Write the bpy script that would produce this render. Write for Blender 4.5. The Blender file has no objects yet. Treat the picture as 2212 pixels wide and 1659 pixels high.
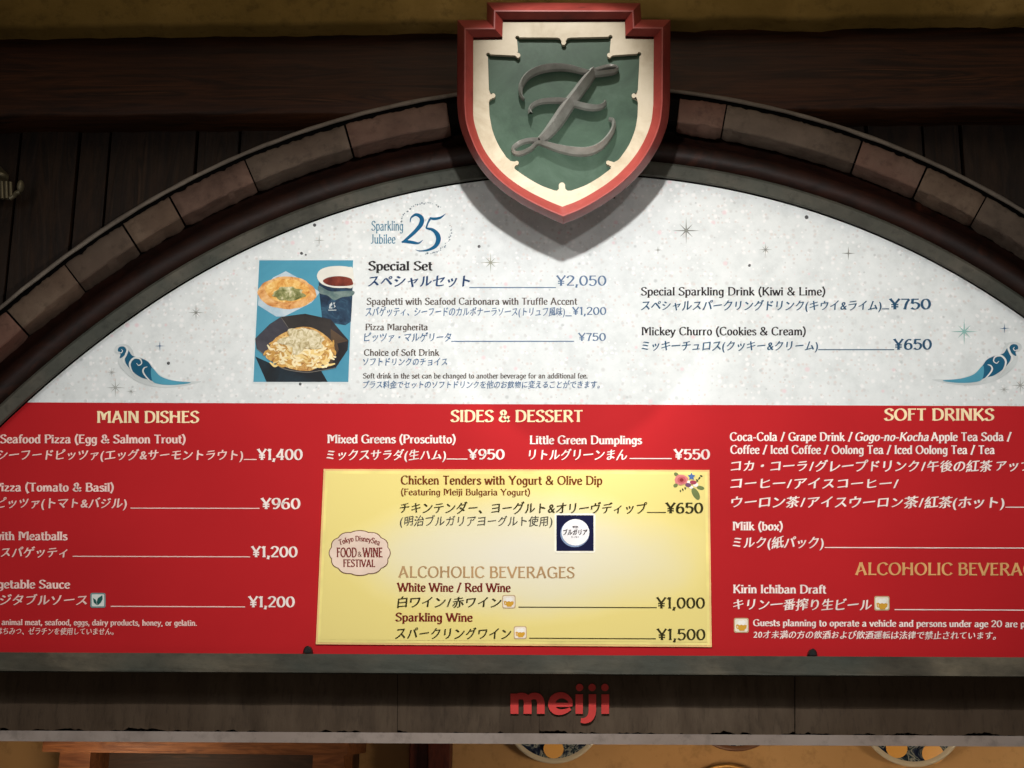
import bpy, bmesh, math, random
import numpy as np
from mathutils import Vector, Matrix, noise

random.seed(7)
C = bpy.context.scene.collection
sc = bpy.context.scene

# ------------------------------------------------------------------ camera
# picture measurements are kept in a 2212 x 1659 frame (u to the right, v down)
W, H, F = 2212.0, 1659.0, 3000.0
def nrm(a):
    a = np.array(a, float); return a / np.linalg.norm(a)
UP = nrm((130, -12200, 3000))                       # world up seen from the camera (right, down, forward)
EX = np.array((100000, 328, -3000), float); EX = nrm(EX - UP * EX.dot(UP))
EY = np.cross(UP, EX)
def ray(u, v):
    d = np.array(((u - W / 2), (v - H / 2), F)); return np.array((d.dot(EX), d.dot(EY), d.dot(UP))) / F
_f = ray(W / 2, H / 2)
CAM = np.array((0.0, 0.0, 2.7)) - _f / np.linalg.norm(_f) * 3.3
def at(u, v, depth=0.0):
    """world point that stands `depth` metres in front of the board's plane (y = 0) at this place of the picture"""
    r = ray(u, v); t = (-depth - CAM[1]) / r[1]
    return Vector(CAM + r * t)
def S(x, y): return (x / 1.8228, y / 1.8228)        # 4032-wide measurements
cam = bpy.data.cameras.new('camera'); co = bpy.data.objects.new('camera', cam); C.objects.link(co)
cam.sensor_width = 36; cam.lens = F / W * 36; cam.clip_start = 0.05; cam.clip_end = 60
def wd(c): return Vector((np.dot(c, EX), np.dot(c, EY), np.dot(c, UP)))
rx, uy, bz = wd((1, 0, 0)), wd((0, -1, 0)), wd((0, 0, -1))
co.matrix_world = Matrix(((rx.x, uy.x, bz.x, CAM[0]), (rx.y, uy.y, bz.y, CAM[1]), (rx.z, uy.z, bz.z, CAM[2]), (0, 0, 0, 1)))
sc.camera = co

# ------------------------------------------------------------------ world, exposure, lamps and added fills
w = bpy.data.worlds.new('World'); sc.world = w; w.use_nodes = True
w.node_tree.nodes['Background'].inputs[0].default_value = (1.0, 0.86, 0.74, 1)
w.node_tree.nodes['Background'].inputs[1].default_value = 0.075
sc.view_settings.view_transform = 'Standard'; sc.view_settings.look = 'None'
sc.view_settings.exposure = 0; sc.view_settings.gamma = 1
sc.view_settings.use_curve_mapping = False
def lamp(name, kind, loc, power, col, target=None, size=60, blend=0.6, radius=0.03):
    l = bpy.data.lights.new(name, kind); l.energy = power; l.color = col; l.shadow_soft_size = radius
    o = bpy.data.objects.new(name, l); C.objects.link(o); o.location = loc
    if kind == 'SPOT': l.spot_size = math.radians(size); l.spot_blend = blend
    if target is not None: o.rotation_euler = (Vector(target) - Vector(loc)).to_track_quat('-Z', 'Y').to_euler()
    return o
AIM = at(1190, 1080, 0)
MAINZ = 3.02
lamp('spot_lamp', 'SPOT', (0.122, -1.3, MAINZ), 59, (1, 0.975, 0.945), (0.1, 0, MAINZ - 0.53), 86, 0.6, 0.016).scale = (1.7, 1, 1)
for s in (-1, 1):
    lamp('small_spot_lamp', 'SPOT', (0.122 + 0.24 * s, -1.3, MAINZ - 0.06), 9, (1, 0.97, 0.93), AIM, 118, 1.0, 0.016)
    lamp('side_fill_light', 'SPOT', (0.122 + 1.25 * s, -1.5, 2.95), 15, (0.93, 0.98, 1), at(1190 + 960 * s, 1080, 0), 92, 1.0, 0.22)  # unseen soft fill, added to brighten the outer ends of the board
lamp('shield_spot_lamp', 'SPOT', (0.02, -1.12, 4.35), 112, (1, 0.97, 0.94), at(1217, 190, 0.3), 21.5, 0.7, 0.03)
lamp('beam_fill_light', 'AREA', (0.2, -1.7, 4.7), 9, (1, 0.84, 0.62), (0.2, 0, 3.55)).data.size = 1.4  # unseen warm fill, added to lift the beams
lamp('low_fill_light', 'AREA', (0.1, -2.6, 1.25), 3.2, (1, 0.86, 0.72), at(1190, 1500, 0), radius=0.5).data.size = 0.8  # broad fill added low in front to soften the shadow on the lintel
for x, p in ((-1.15, 7.5), (0.55, 9.5), (1.6, 8.5)):
    lamp('kitchen_lamp', 'POINT', (x, 0.55, 1.72), p, (1, 0.80, 0.56), radius=0.08)

# ------------------------------------------------------------------ helpers
def L(r, g, b, k=1.0):
    f = lambda c: (c / 255 / 12.92 if c <= 10 else ((c / 255 + 0.055) / 1.055) ** 2.4) * k
    return (f(r), f(g), f(b), 1)
class MB:
    def __init__(s): s.v = []; s.f = []
    def poly(s, pts):
        n = len(s.v); s.v += [tuple(p) for p in pts]; s.f.append(tuple(range(n, n + len(pts))))
    def strip(s, rows, close=False):
        n = len(s.v); k = len(rows[0])
        for r in rows: s.v += [tuple(p) for p in r]
        m = len(rows)
        for i in range(m if close else m - 1):
            j = (i + 1) % m
            for q in range(k - 1):
                s.f.append((n + i * k + q, n + i * k + q + 1, n + j * k + q + 1, n + j * k + q))
    def prism(s, pts, y0, y1):
        """pts on a plane facing the camera; y0 front, y1 back"""
        a = [(p[0], y0, p[2]) for p in pts]; b = [(p[0], y1, p[2]) for p in pts]
        s.poly(a); s.poly(b[::-1])
        for i in range(len(a)):
            j = (i + 1) % len(a); s.poly((a[j], a[i], b[i], b[j]))
    def box(s, x0, x1, y0, y1, z0, z1):
        s.prism([(x0, 0, z0), (x1, 0, z0), (x1, 0, z1), (x0, 0, z1)], y0, y1)
    def build(s, name, mat, parent=None, smooth=False, fix=True, bevel=0):
        me = bpy.data.meshes.new(name); me.from_pydata(s.v, [], s.f)
        if fix:
            bm = bmesh.new(); bm.from_mesh(me)
            bmesh.ops.remove_doubles(bm, verts=bm.verts, dist=1e-6)
            bmesh.ops.recalc_face_normals(bm, faces=bm.faces)
            if bevel: bmesh.ops.bevel(bm, geom=bm.edges[:], offset=bevel, segments=2, affect='EDGES', profile=0.6)
            bm.to_mesh(me); bm.free()
        me.materials.append(mat)
        for p in me.polygons: p.use_smooth = smooth
        o = bpy.data.objects.new(name, me); C.objects.link(o)
        if parent: o.parent = parent
        return o
def tag(o, label, cat, group=None, kind=None):
    o['label'] = label
    if cat: o['category'] = cat
    if group: o['group'] = group
    if kind: o['kind'] = kind
    return o
def thing(name, label, cat, group=None):
    o = bpy.data.objects.new(name, None); C.objects.link(o); o.empty_display_size = 0.1
    return tag(o, label, cat, group)
def cr(pts, n=8, closed=False):
    """smooth curve through points (any dimension)"""
    P = [np.array(p, float) for p in pts]; m = len(P); out = []
    for i in range(m if closed else m - 1):
        p0 = P[(i - 1) % m] if closed or i > 0 else P[0] * 2 - P[1]
        p1 = P[i]; p2 = P[(i + 1) % m]
        p3 = P[(i + 2) % m] if closed or i + 2 < m else p2 * 2 - p1
        for k in range(n):
            t = k / n
            out.append(0.5 * (2 * p1 + (p2 - p0) * t + (2 * p0 - 5 * p1 + 4 * p2 - p3) * t * t + (3 * p1 - p0 - 3 * p2 + p3) * t ** 3))
    if not closed: out.append(P[-1])
    return out
def nz(x, y=0, z=0): return noise.noise(Vector((x, y, z)))

# ------------------------------------------------------------------ materials
def mat(name, col, rough=0.6, spec=0.3, metal=0.0):
    m = bpy.data.materials.new(name); m.use_nodes = True
    b = m.node_tree.nodes['Principled BSDF']
    b.inputs['Base Color'].default_value = col; b.inputs['Roughness'].default_value = rough
    b.inputs['Specular IOR Level'].default_value = spec; b.inputs['Metallic'].default_value = metal
    return m
class NT:
    def __init__(s, m): s.t = m.node_tree; s.b = s.t.nodes['Principled BSDF']
    def n(s, kind, **kw):
        x = s.t.nodes.new(kind)
        for k, v in kw.items(): setattr(x, k, v)
        return x
    def l(s, a, b): s.t.links.new(a, b)
    def coords(s, scale=(1, 1, 1), loc=(0, 0, 0)):
        g = s.n('ShaderNodeTexCoord'); mp = s.n('ShaderNodeMapping'); mp.inputs['Scale'].default_value = scale
        mp.inputs['Location'].default_value = loc
        s.l(g.outputs['Object'], mp.inputs['Vector']); return mp.outputs['Vector']
    def noise(s, vec, scale, detail=6, rough=0.6, dist=0.0):
        x = s.n('ShaderNodeTexNoise'); s.l(vec, x.inputs['Vector']); x.inputs['Scale'].default_value = scale
        x.inputs['Detail'].default_value = detail; x.inputs['Roughness'].default_value = rough
        x.inputs['Distortion'].default_value = dist; return x.outputs['Fac']
    def ramp(s, fac, stops):
        x = s.n('ShaderNodeValToRGB'); s.l(fac, x.inputs['Fac']); e = x.color_ramp.elements
        while len(e) > 1: e.remove(e[-1])
        e[0].position, e[0].color = stops[0]
        for p, c in stops[1:]:
            q = e.new(p); q.color = c
        return x.outputs['Color']
    def mix(s, fac, a, b, mode='MIX'):
        x = s.n('ShaderNodeMix', data_type='RGBA', blend_type=mode)
        for v, i in ((fac, 0), (a, 6), (b, 7)):
            if hasattr(v, 'is_linked'): s.l(v, x.inputs[i])
            else: x.inputs[i].default_value = v
        return x.outputs[2]
    def bump(s, h, strength, dist=0.01):
        x = s.n('ShaderNodeBump'); x.inputs['Strength'].default_value = strength; x.inputs['Distance'].default_value = dist
        s.l(h, x.inputs['Height']); s.l(x.outputs['Normal'], s.b.inputs['Normal'])
    def col(s, c): s.l(c, s.b.inputs['Base Color'])
def g(v): return (v, v, v, 1)

def wood(name, dark, mid, light, scale=(1.2, 8, 14), rough=0.55, bump=0.4):
    m = mat(name, mid, rough, 0.25); t = NT(m); v = t.coords(scale)
    warp = t.noise(t.coords((scale[0] * .6, scale[1] * .35, scale[2] * .35)), 1.0, 3, 0.5, 0.6)
    wv = t.n('ShaderNodeTexNoise'); t.l(v, wv.inputs['Vector']); wv.inputs['Scale'].default_value = 2.2
    wv.inputs['Detail'].default_value = 8; wv.inputs['Distortion'].default_value = 1.6
    fine = t.noise(t.coords((scale[0] * 2.5, scale[1] * 8, scale[2] * 8)), 2.0, 5, 0.7)
    c = t.ramp(wv.outputs['Fac'], [(0.3, dark), (0.5, mid), (0.62, dark), (0.72, light)])
    c = t.mix(t.ramp(warp, [(0.35, g(0)), (0.7, g(0.7))]), c, dark)
    c = t.mix(t.ramp(fine, [(0.35, g(0.55)), (0.6, g(0))]), c, (dark[0] * .5, dark[1] * .5, dark[2] * .5, 1))
    t.col(c); t.bump(wv.outputs['Fac'], bump, 0.006); return m
def stone(name, cols, scale=6, rough=0.85, bump=0.5, off=(0, 0, 0), stretch=(1, 1, 1), fleck=0.35):
    m = mat(name, cols[1], rough, 0.2); t = NT(m); v = t.coords(stretch, off)
    a = t.noise(v, scale, 8, 0.62, 0.3); b = t.noise(v, scale * 6, 6, 0.7)
    big = t.noise(t.coords((1, 1, 1), (off[0] + 5, 3, 1)), scale * 0.45, 3, 0.5)
    c = t.ramp(a, [(0.28, cols[0]), (0.5, cols[1]), (0.72, cols[2])])
    c = t.mix(t.ramp(big, [(0.4, g(0)), (0.62, g(0.75))]), c, cols[3])
    c = t.mix(t.ramp(b, [(0.33, g(fleck)), (0.48, g(0))]), c, tuple(x * .35 for x in cols[0][:3]) + (1,))
    t.col(c)
    s_ = t.mix(0.5, t.ramp(a, [(0, g(0)), (1, g(1))]), t.ramp(b, [(0, g(0)), (1, g(1))]))
    t.bump(s_, bump, 0.006); return m

M_plank = wood('plank_wood', L(28, 18, 11), L(48, 32, 20), L(64, 45, 30), (9, 9, 0.9))
M_beam = wood('beam_wood', L(38, 20, 9), L(72, 40, 20), L(98, 60, 34), (0.9, 7, 11))
M_rough = stone('aged_beam_timber', (L(84, 66, 28), L(136, 110, 56), L(158, 130, 74), L(112, 90, 42)), 5)
M_black = mat('black_gap', L(8, 6, 5), 0.9, 0.1)
M_reveal = wood('reveal_wood', L(24, 10, 5), L(42, 18, 9), L(58, 28, 16), (3, 3, 3))
M_frame = stone('frame_patina', (L(50, 50, 44), L(74, 72, 64), L(94, 88, 78), L(62, 68, 62)), 9, 0.6, 0.3)
M_strip = stone('outer_strip_stone', (L(80, 72, 64), L(110, 100, 90), L(130, 120, 108), L(96, 88, 80)), 9)
M_blocks = [stone('arch_stone_pink', (L(64, 47, 39), L(90, 70, 60), L(108, 87, 75), L(98, 68, 57)), 7, off=(1, 0, 0)),
            stone('arch_stone_grey', (L(60, 50, 42), L(83, 71, 61), L(103, 90, 78), L(76, 62, 52)), 6, off=(4, 2, 0)),
            stone('arch_stone_tan', (L(64, 50, 41), L(88, 72, 60), L(107, 91, 76), L(82, 64, 51)), 8, off=(9, 1, 3))]
M_lintel = stone('lintel_stone', (L(54, 44, 35), L(83, 70, 57), L(102, 88, 73), L(70, 56, 43)), 5, stretch=(2.4, 1, .55))
M_trim = stone('painted_ledge', (L(132, 120, 112), L(158, 146, 138), L(168, 156, 148), L(146, 132, 122)), 4, 0.55, 0.1)
M_ochre = stone('ochre_plaster', (L(160, 122, 78), L(176, 138, 92), L(186, 148, 102), L(168, 128, 82)), 3, 0.8, 0.15)
M_post = wood('red_brown_post', L(60, 22, 14), L(92, 40, 24), L(112, 56, 34), (8, 8, 1.2))
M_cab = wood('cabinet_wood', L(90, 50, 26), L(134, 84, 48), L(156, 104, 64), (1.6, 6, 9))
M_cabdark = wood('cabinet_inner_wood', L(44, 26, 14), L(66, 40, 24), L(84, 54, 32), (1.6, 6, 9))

M_red_rim = mat('shield_red_paint', L(165, 62, 54), 0.45, 0.4); t = NT(M_red_rim)
a = t.noise(t.coords(), 9, 9, 0.72, 0.5); t.col(t.ramp(a, [(0.26, L(84, 32, 27)), (0.36, L(122, 43, 37)), (0.55, L(140, 54, 47)), (0.75, L(154, 71, 62))])); t.bump(a, 0.12, 0.004)
M_cream = mat('shield_cream_paint', L(228, 214, 188), 0.55, 0.3); t = NT(M_cream)
a = t.noise(t.coords(), 8, 8, 0.68, 0.4); t.col(t.ramp(a, [(0.28, L(146, 132, 108)), (0.5, L(174, 163, 141)), (0.75, L(187, 177, 157))])); t.bump(a, 0.1, 0.004)
M_green = mat('shield_green_paint', L(76, 98, 82), 0.45, 0.2); t = NT(M_green)
a = t.noise(t.coords(), 7, 8, 0.7, 0.6); t.col(t.ramp(a, [(0.3, L(36, 54, 43)), (0.5, L(49, 69, 55)), (0.72, L(64, 83, 70))])); t.bump(a, 0.18, 0.004)
M_metal = mat('letter_pewter', L(120, 121, 118), 0.26, 0.8, 0.15); t = NT(M_metal)
a = t.noise(t.coords(), 22, 5, 0.6); t.col(t.ramp(a, [(0.3, L(120, 118, 112)), (0.7, L(160, 159, 153))])); t.bump(a, 0.15, 0.002)
M_brass = mat('old_brass', L(112, 104, 82), 0.4, 0.5, 0.4)
M_screw = mat('screw_steel', L(92, 92, 94), 0.45, 0.4, 0.6)

# printed papers
M_white = mat('menu_white_print', (.82, .83, .83, 1), 0.6, 0.08); t = NT(M_white)
def spots(t, base, scale, thr, col, amt, loc):
    v = t.n('ShaderNodeTexVoronoi', voronoi_dimensions='2D', feature='F1'); mp = t.n('ShaderNodeMapping'); gco = t.n('ShaderNodeTexCoord')
    mp.inputs['Rotation'].default_value = (math.radians(90), 0, 0); mp.inputs['Location'].default_value = loc
    t.l(gco.outputs['Object'], mp.inputs['Vector']); t.l(mp.outputs['Vector'], v.inputs['Vector']); v.inputs['Scale'].default_value = scale
    sep = t.n('ShaderNodeSeparateColor'); t.l(v.outputs['Color'], sep.inputs[0])
    th = t.n('ShaderNodeMath', operation='MULTIPLY'); t.l(sep.outputs[0], th.inputs[0]); th.inputs[1].default_value = thr
    lt = t.n('ShaderNodeMapRange'); t.l(v.outputs['Distance'], lt.inputs['Value']); t.l(th.outputs[0], lt.inputs['From Max'])
    lt.inputs['From Min'].default_value = 0; lt.inputs['To Min'].default_value = 1; lt.inputs['To Max'].default_value = 0
    gt = t.n('ShaderNodeMath', operation='GREATER_THAN'); t.l(sep.outputs[1], gt.inputs[0]); gt.inputs[1].default_value = 1 - amt
    mu = t.n('ShaderNodeMath', operation='MULTIPLY'); t.l(lt.outputs[0], mu.inputs[0]); t.l(gt.outputs[0], mu.inputs[1])
    m2 = t.n('ShaderNodeMath', operation='MULTIPLY', use_clamp=True); t.l(mu.outputs[0], m2.inputs[0]); m2.inputs[1].default_value = 1.6
    return t.mix(m2.outputs[0], base, col)
cl = t.noise(t.coords(), 17, 6, 0.68)
base = t.ramp(cl, [(0.32, (.655, .69, .69, 1)), (0.5, (.75, .785, .785, 1)), (0.68, (.805, .835, .835, 1))])
base = spots(t, base, 75, 0.55, (.87, .88, .88, 1), 0.35, (0, 0, 0))
base = spots(t, base, 60, 0.42, (.66, .675, .67, 1), 0.25, (3.3, 1, 0))
base = spots(t, base, 95, 0.5, (.71, .68, .66, 1), 0.25, (1.3, 4, 0))
base = spots(t, base, 38, 0.32, (.78, .66, .68, 1), 0.05, (7.3, 2, 0))
base = spots(t, base, 45, 0.28, (.58, .61, .61, 1), 0.07, (2.3, 8, 0))
t.col(base)
M_redp = mat('menu_red_print', L(203, 28, 40), 0.6, 0.06); t = NT(M_redp)
a = t.noise(t.coords(), 3, 4, 0.5); t.col(t.ramp(a, [(0.3, L(182, 34, 39)), (0.7, L(192, 37, 42))]))
# the yellow sheet is printed with a pale oval in its middle
M_yel = mat('menu_yellow_print', L(240, 220, 130), 0.6, 0.08); t = NT(M_yel)
c0 = at(1130, 1200, 0)
v = t.coords((1 / 0.52, 1, 1 / 0.185), (-c0.x / 0.52, 0, -c0.z / 0.185))
ln = t.n('ShaderNodeVectorMath', operation='LENGTH'); t.l(v, ln.inputs[0])
nn = t.noise(t.coords(), 6, 3, 0.5)
ad = t.n('ShaderNodeMath', operation='MULTIPLY_ADD'); t.l(nn, ad.inputs[0]); ad.inputs[1].default_value = 0.25; t.l(ln.outputs['Value'], ad.inputs[2])
t.col(t.ramp(ad.outputs[0], [(0.25, L(238, 233, 212)), (0.6, L(239, 231, 192)), (0.92, L(245, 229, 150)), (1.0, L(243, 226, 142))]))
INK = {}
def ink(r, gg, b):
    k = (r, gg, b)
    if k not in INK:
        m = mat('print_ink', L(r, gg, b), 0.6, 0.06); INK[k] = m
        t = NT(m); a = t.noise(t.coords(), 14, 3, 0.5)
        t.col(t.ramp(a, [(0.3, L(r, gg, b, 0.86)), (0.7, L(r, gg, b, 1.1))]))
    return INK[k]

# ------------------------------------------------------------------ setting: timber behind the arch
# vertical plank wall
seamsT = [-700, -560, -430, -300, -190, -80, 48, 175, 241, 428, 520, 640, 760, 900, 1020, 1160, 1290, 1400, 1540, 1660, 1760, 1871, 1992, 2074, 2290, 2400, 2540, 2680, 2800, 2950]
mb = MB(); zt = at(1106, -1100, -0.05).z; zb = at(1106, 1500, -0.05).z
xs = [at(s_, 278, -0.05).x for s_ in seamsT]
for i in range(len(xs) - 1):
    jy = random.uniform(-0.004, 0.004)
    mb.box(xs[i] + 0.004, xs[i + 1] - 0.004, 0.05 + jy, 0.085, zb, zt)
plank = mb.build('plank_wall', M_plank)
tag(plank, 'dark brown wall of upright planks behind the stone arch', 'wall')
mb = MB(); mb.box(xs[0], xs[-1], 0.086, 0.12, zb, zt); mb.build('backing', M_black, plank)

def beam(name, m, lab, cat, vt, vb, depth, back, rough, seed, parent=None):
    """a hewn timber: vt, vb give the top and bottom edge at the left and right of the picture"""
    rows = []; n = 160
    for i in range(n + 1):
        u = -900 + (W + 1800) * i / n
        k = u / W
        p = at(u, vt[0] + (vt[1] - vt[0]) * k, depth); q = at(u, vb[0] + (vb[1] - vb[0]) * k, depth)
        dt = rough * (nz(u * .006, seed) + .5 * nz(u * .02, seed)); db = rough * (nz(u * .006, seed + 9) + .6 * nz(u * .021, seed + 4))
        y = -depth + rough * .5 * nz(u * .004, seed + 20)
        zt_, zb_ = p.z + dt, q.z + db; ch = rough * .8 + 0.004
        h = zt_ - zb_
        rows.append([(p.x, -depth + back, zt_), (p.x, y + ch * .6, zt_), (p.x, y, zt_ - ch)] +
                    [(p.x, y + rough * .5 * nz(u * .008, seed, f * 3), zt_ - h * f) for f in (.25, .5, .75)] +
                    [(q.x, y, zb_ + ch), (q.x, y + ch * .6, zb_), (q.x, -depth + back, zb_)])
    mb = MB(); mb.strip(rows); o = mb.build(name, m, parent, smooth=True); tag(o, lab, cat); return o
beam('timber_beam', M_beam, 'dark brown grained timber beam running behind the shield sign and arch', 'beam', (66, 38), (252, 234), 0.05, 0.10, 0.004, 3)
tb_ = C.objects['timber_beam']
mb = MB(); rows = []
for i in range(221):
    u = -700 + 3600 * i / 220; v0 = lin0 = 62 + (35 - 62) * u / W + 4 * nz(u * .008, 2) + 3 * nz(u * .03, 5)
    hgt = 7 + 9 * max(0, nz(u * .007, 12)) + 4 * nz(u * .05, 14); dp = .062 + .006 * nz(u * .01, 17)
    rows.append([at(u, v0, .03), at(u, v0 + 1, dp), at(u, v0 + max(2.5, hgt * .6), dp + .003), at(u, v0 + max(4, hgt), .05)])
mb.strip(rows); mb.build('splintered_edge', M_rough, tb_, smooth=True)
beam('hewn_beam', M_rough, 'rough yellowish hewn beam along the very top above the dark timber', 'beam', (-190, -200), (60, 33), 0.11, 0.2, 0.009, 31)

# ------------------------------------------------------------------ stone arch
ACX, ACY = S(2275, 3700)
def arc(r, th, depth):
    """r in 4032-wide measure, th degrees from straight up, positive to the right"""
    r = r + 30 * (max(0, abs(th) - 35) / 14) ** 2 if r > 100 else r
    r /= 1.8228
    return at(ACX + r * math.sin(math.radians(th)), ACY - r * math.cos(math.radians(th)), depth)
def th_of(u, v, src=True):
    if src: u, v = S(u, v)
    return math.degrees(math.atan2(u - ACX, ACY - v))
TH = 68.5
arch = thing('stone_arch', 'weathered stone arch of separate blocks framing the menu board', 'arch')
arch.location = (0, 0, 0)
def sweep(mb, prof, a0, a1, step=0.6, rough=None):
    n = max(2, int((a1 - a0) / step)); rows = []
    for i in range(n + 1):
        th = a0 + (a1 - a0) * i / n
        rows.append([arc(r + (rough(th, k) if rough else 0), th, d) for k, (r, d) in enumerate(prof)])
    mb.strip(rows); return rows
mb = MB(); sweep(mb, [(3018, -0.02), (3018, 0.022), (3026, 0.030), (3070, 0.032), (3078, 0.026), (3078, -0.02)], -TH, TH)
mb.build('inner_frame', M_frame, arch, smooth=False)
mb = MB(); sweep(mb, [(3079, 0.02), (3100, 0.034), (3128, 0.038), (3150, 0.036), (3160, 0.028), (3170, -0.02), (3205, -0.022)], -TH, TH, 0.6, lambda th, k: 5 * nz(th * .35, k) if 0 < k < 5 else 0)  # deep outer groove is added to make the black shade below the blocks
mb.build('reveal', M_reveal, arch, smooth=True)
mb = MB(); sweep(mb, [(3176, -0.03), (3206, -0.02), (3210, 0.0), (3246, 0.085), (3325, 0.085), (3360, 0.06), (3360, -0.02)], -TH, TH)
mb.build('core', M_black, arch)
mb = MB(); sweep(mb, [(3352, -0.03), (3353, 0.088), (3358, 0.093), (3367, 0.092), (3370, 0.084), (3370, -0.03)], -TH, TH, 0.5, lambda th, k: 2.5 * nz(th * .8, k * .3))
mb.build('outer_strip', M_strip, arch, smooth=True)
jl = [-TH, -61, -55.5, -50.5] + [th_of(*p) for p in ((13, 1209), (250, 1035), (472, 870), (665, 768), (968, 640), (1357, 495), (1762, 402))]
jr = [th_of(*p) for p in ((2673, 405), (2860, 424), (3391, 563), (3651, 658), (3885, 772))] + [th_of(4250, 990), 46, 51.5, 57, 62.5, TH]
order = [0, 1, 2, 0, 2, 1, 2, 0, 1, 0, 0, 1, 0, 2, 1, 2, 0, 1]
k = 0
for seq in (jl, jr):
    for a0, a1 in zip(seq[:-1], seq[1:]):
        gp = 0.05 if k % 3 else 0.09
        sd = random.uniform(0, 50); dd = random.uniform(-.004, .004)
        a0_, a1_ = a0 + gp, a1 - gp
        n = max(6, int((a1_ - a0_) / 0.18)); rows = []
        for i in range(n + 1):
            th = a0_ + (a1_ - a0_) * i / n
            e = min(1, i / 2, (n - i) / 2); cut = (1 - e) * 6
            chip = 9 * max(0, nz(th * 1.6, sd) + .5 * nz(th * 5, sd) + .1) + 4 * nz(th * 4, sd + 3)
            low = 5 * nz(th * 1.1, sd + 7) + 3 * nz(th * 4, sd + 9); mid = 4 * nz(th * .9, sd + 11)
            pr = [(3198 + low + cut, -0.01), (3199 + low + cut, 0.028 + dd), (3207 + low + cut, 0.038 + dd), (3243 + mid, 0.097 + dd - cut * .0006), (3249 + mid, 0.1005 + dd - cut * .0006)]
            for f in (.25, .5, .75):
                pr.append((3249 + 76 * f, 0.102 + dd + .003 * nz(th * 1.5, f * 4, sd) - cut * .0006))
            pr += [(3330 - chip * .8, 0.099 + dd - cut * .0006), (3338 - chip, 0.092 + dd), (3340 - chip, 0.05)]
            rows.append([arc(r, th, d) for r, d in pr])
        mb = MB(); mb.strip(rows)
        mb.poly(rows[0]); mb.poly(rows[-1][::-1])
        o = mb.build('arch_block', M_blocks[order[k % len(order)]], arch, smooth=True); o.data.set_sharp_from_angle(angle=math.radians(35)); k += 1

# ------------------------------------------------------------------ menu board
board = thing('menu_board', 'arched menu board with white upper sheet, red price columns and yellow festival panel', 'menu board')
SL = lambda v: max(0.0, (v - 873) / 538 * 0.005)         # the printed rows sink slightly to the right
def bp(u, v, lay):
    """point on the board, lay in millimetres proud of its plane"""
    p = at(u, v, 0); return Vector((p.x, -lay * 0.001, p.z))
mb = MB()
zc = [arc(3010, th, 0) for th in np.linspace(-TH, TH, 200)]
zlow = at(1106, 1425, 0).z; zmid = at(1106, 873.5, 0).z
top = [p for p in zc if p.z > zmid]
def cross(z):
    lo = [(p, q) for p, q in zip(zc[:-1], zc[1:]) if (p.z - z) * (q.z - z) <= 0]
    out = []
    for p, q in lo:
        f = (z - p.z) / (q.z - p.z); out.append(p + (q - p) * f)
    return out
cm = cross(zmid)
mb.prism([cm[0]] + top + [cm[1]], -0.002, 0.012)
white = mb.build('white_panel', M_white, board)
low = [p for p in zc if p.z < zmid and p.z > zlow]
ll = [p for p in low if p.x < 0][::-1]; rr = [p for p in low if p.x > 0][::-1]
xl = (ll[-1] if ll else cm[0]); xr = (rr[0] if rr else cm[1])
zl = at(-300, 1408, 0).z; zr = at(2700, 1424, 0).z
mb = MB(); mb.prism([cm[0]] + [cm[1]] + [p for p in low if p.x > 0] + [(xr.x, 0, zlow - .02), (xl.x, 0, zlow - .02)] + [p for p in low if p.x < 0], -0.0019, 0.012)
redp = mb.build('red_panel', M_redp, board)
mb = MB(); mb.prism([arc(3100, th, 0) for th in np.linspace(-TH, TH, 120)], 0.013, 0.04); mb.build('backing', M_black, board)
def flat(name, m, polys, lay, parent):
    mb = MB()
    for i, q in enumerate(polys): mb.poly([bp(u, v, lay + 0.02 * i) for u, v in q])
    return mb.build(name, m, parent, fix=False)
ypan = MB()
Y4 = [(700, 1014), (1532, 1016), (1537, 1398), (683, 1392)]
ypan.prism([bp(u, v, 0) for u, v in Y4], -0.0055, -0.0018)
yel = ypan.build('yellow_panel', ink(250, 205, 140), board)
def inset(d): return [(700 + d, 1014 + d), (1532 - d, 1016 + d), (1537 - d, 1398 - d), (683 + d, 1392 - d)]
def shift(k, q): return q
flat('pale_border', ink(252, 236, 150), [inset(4)], 6.2, yel)
flat('yellow_field', M_yel, [inset(10)], 6.9, yel)

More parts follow.
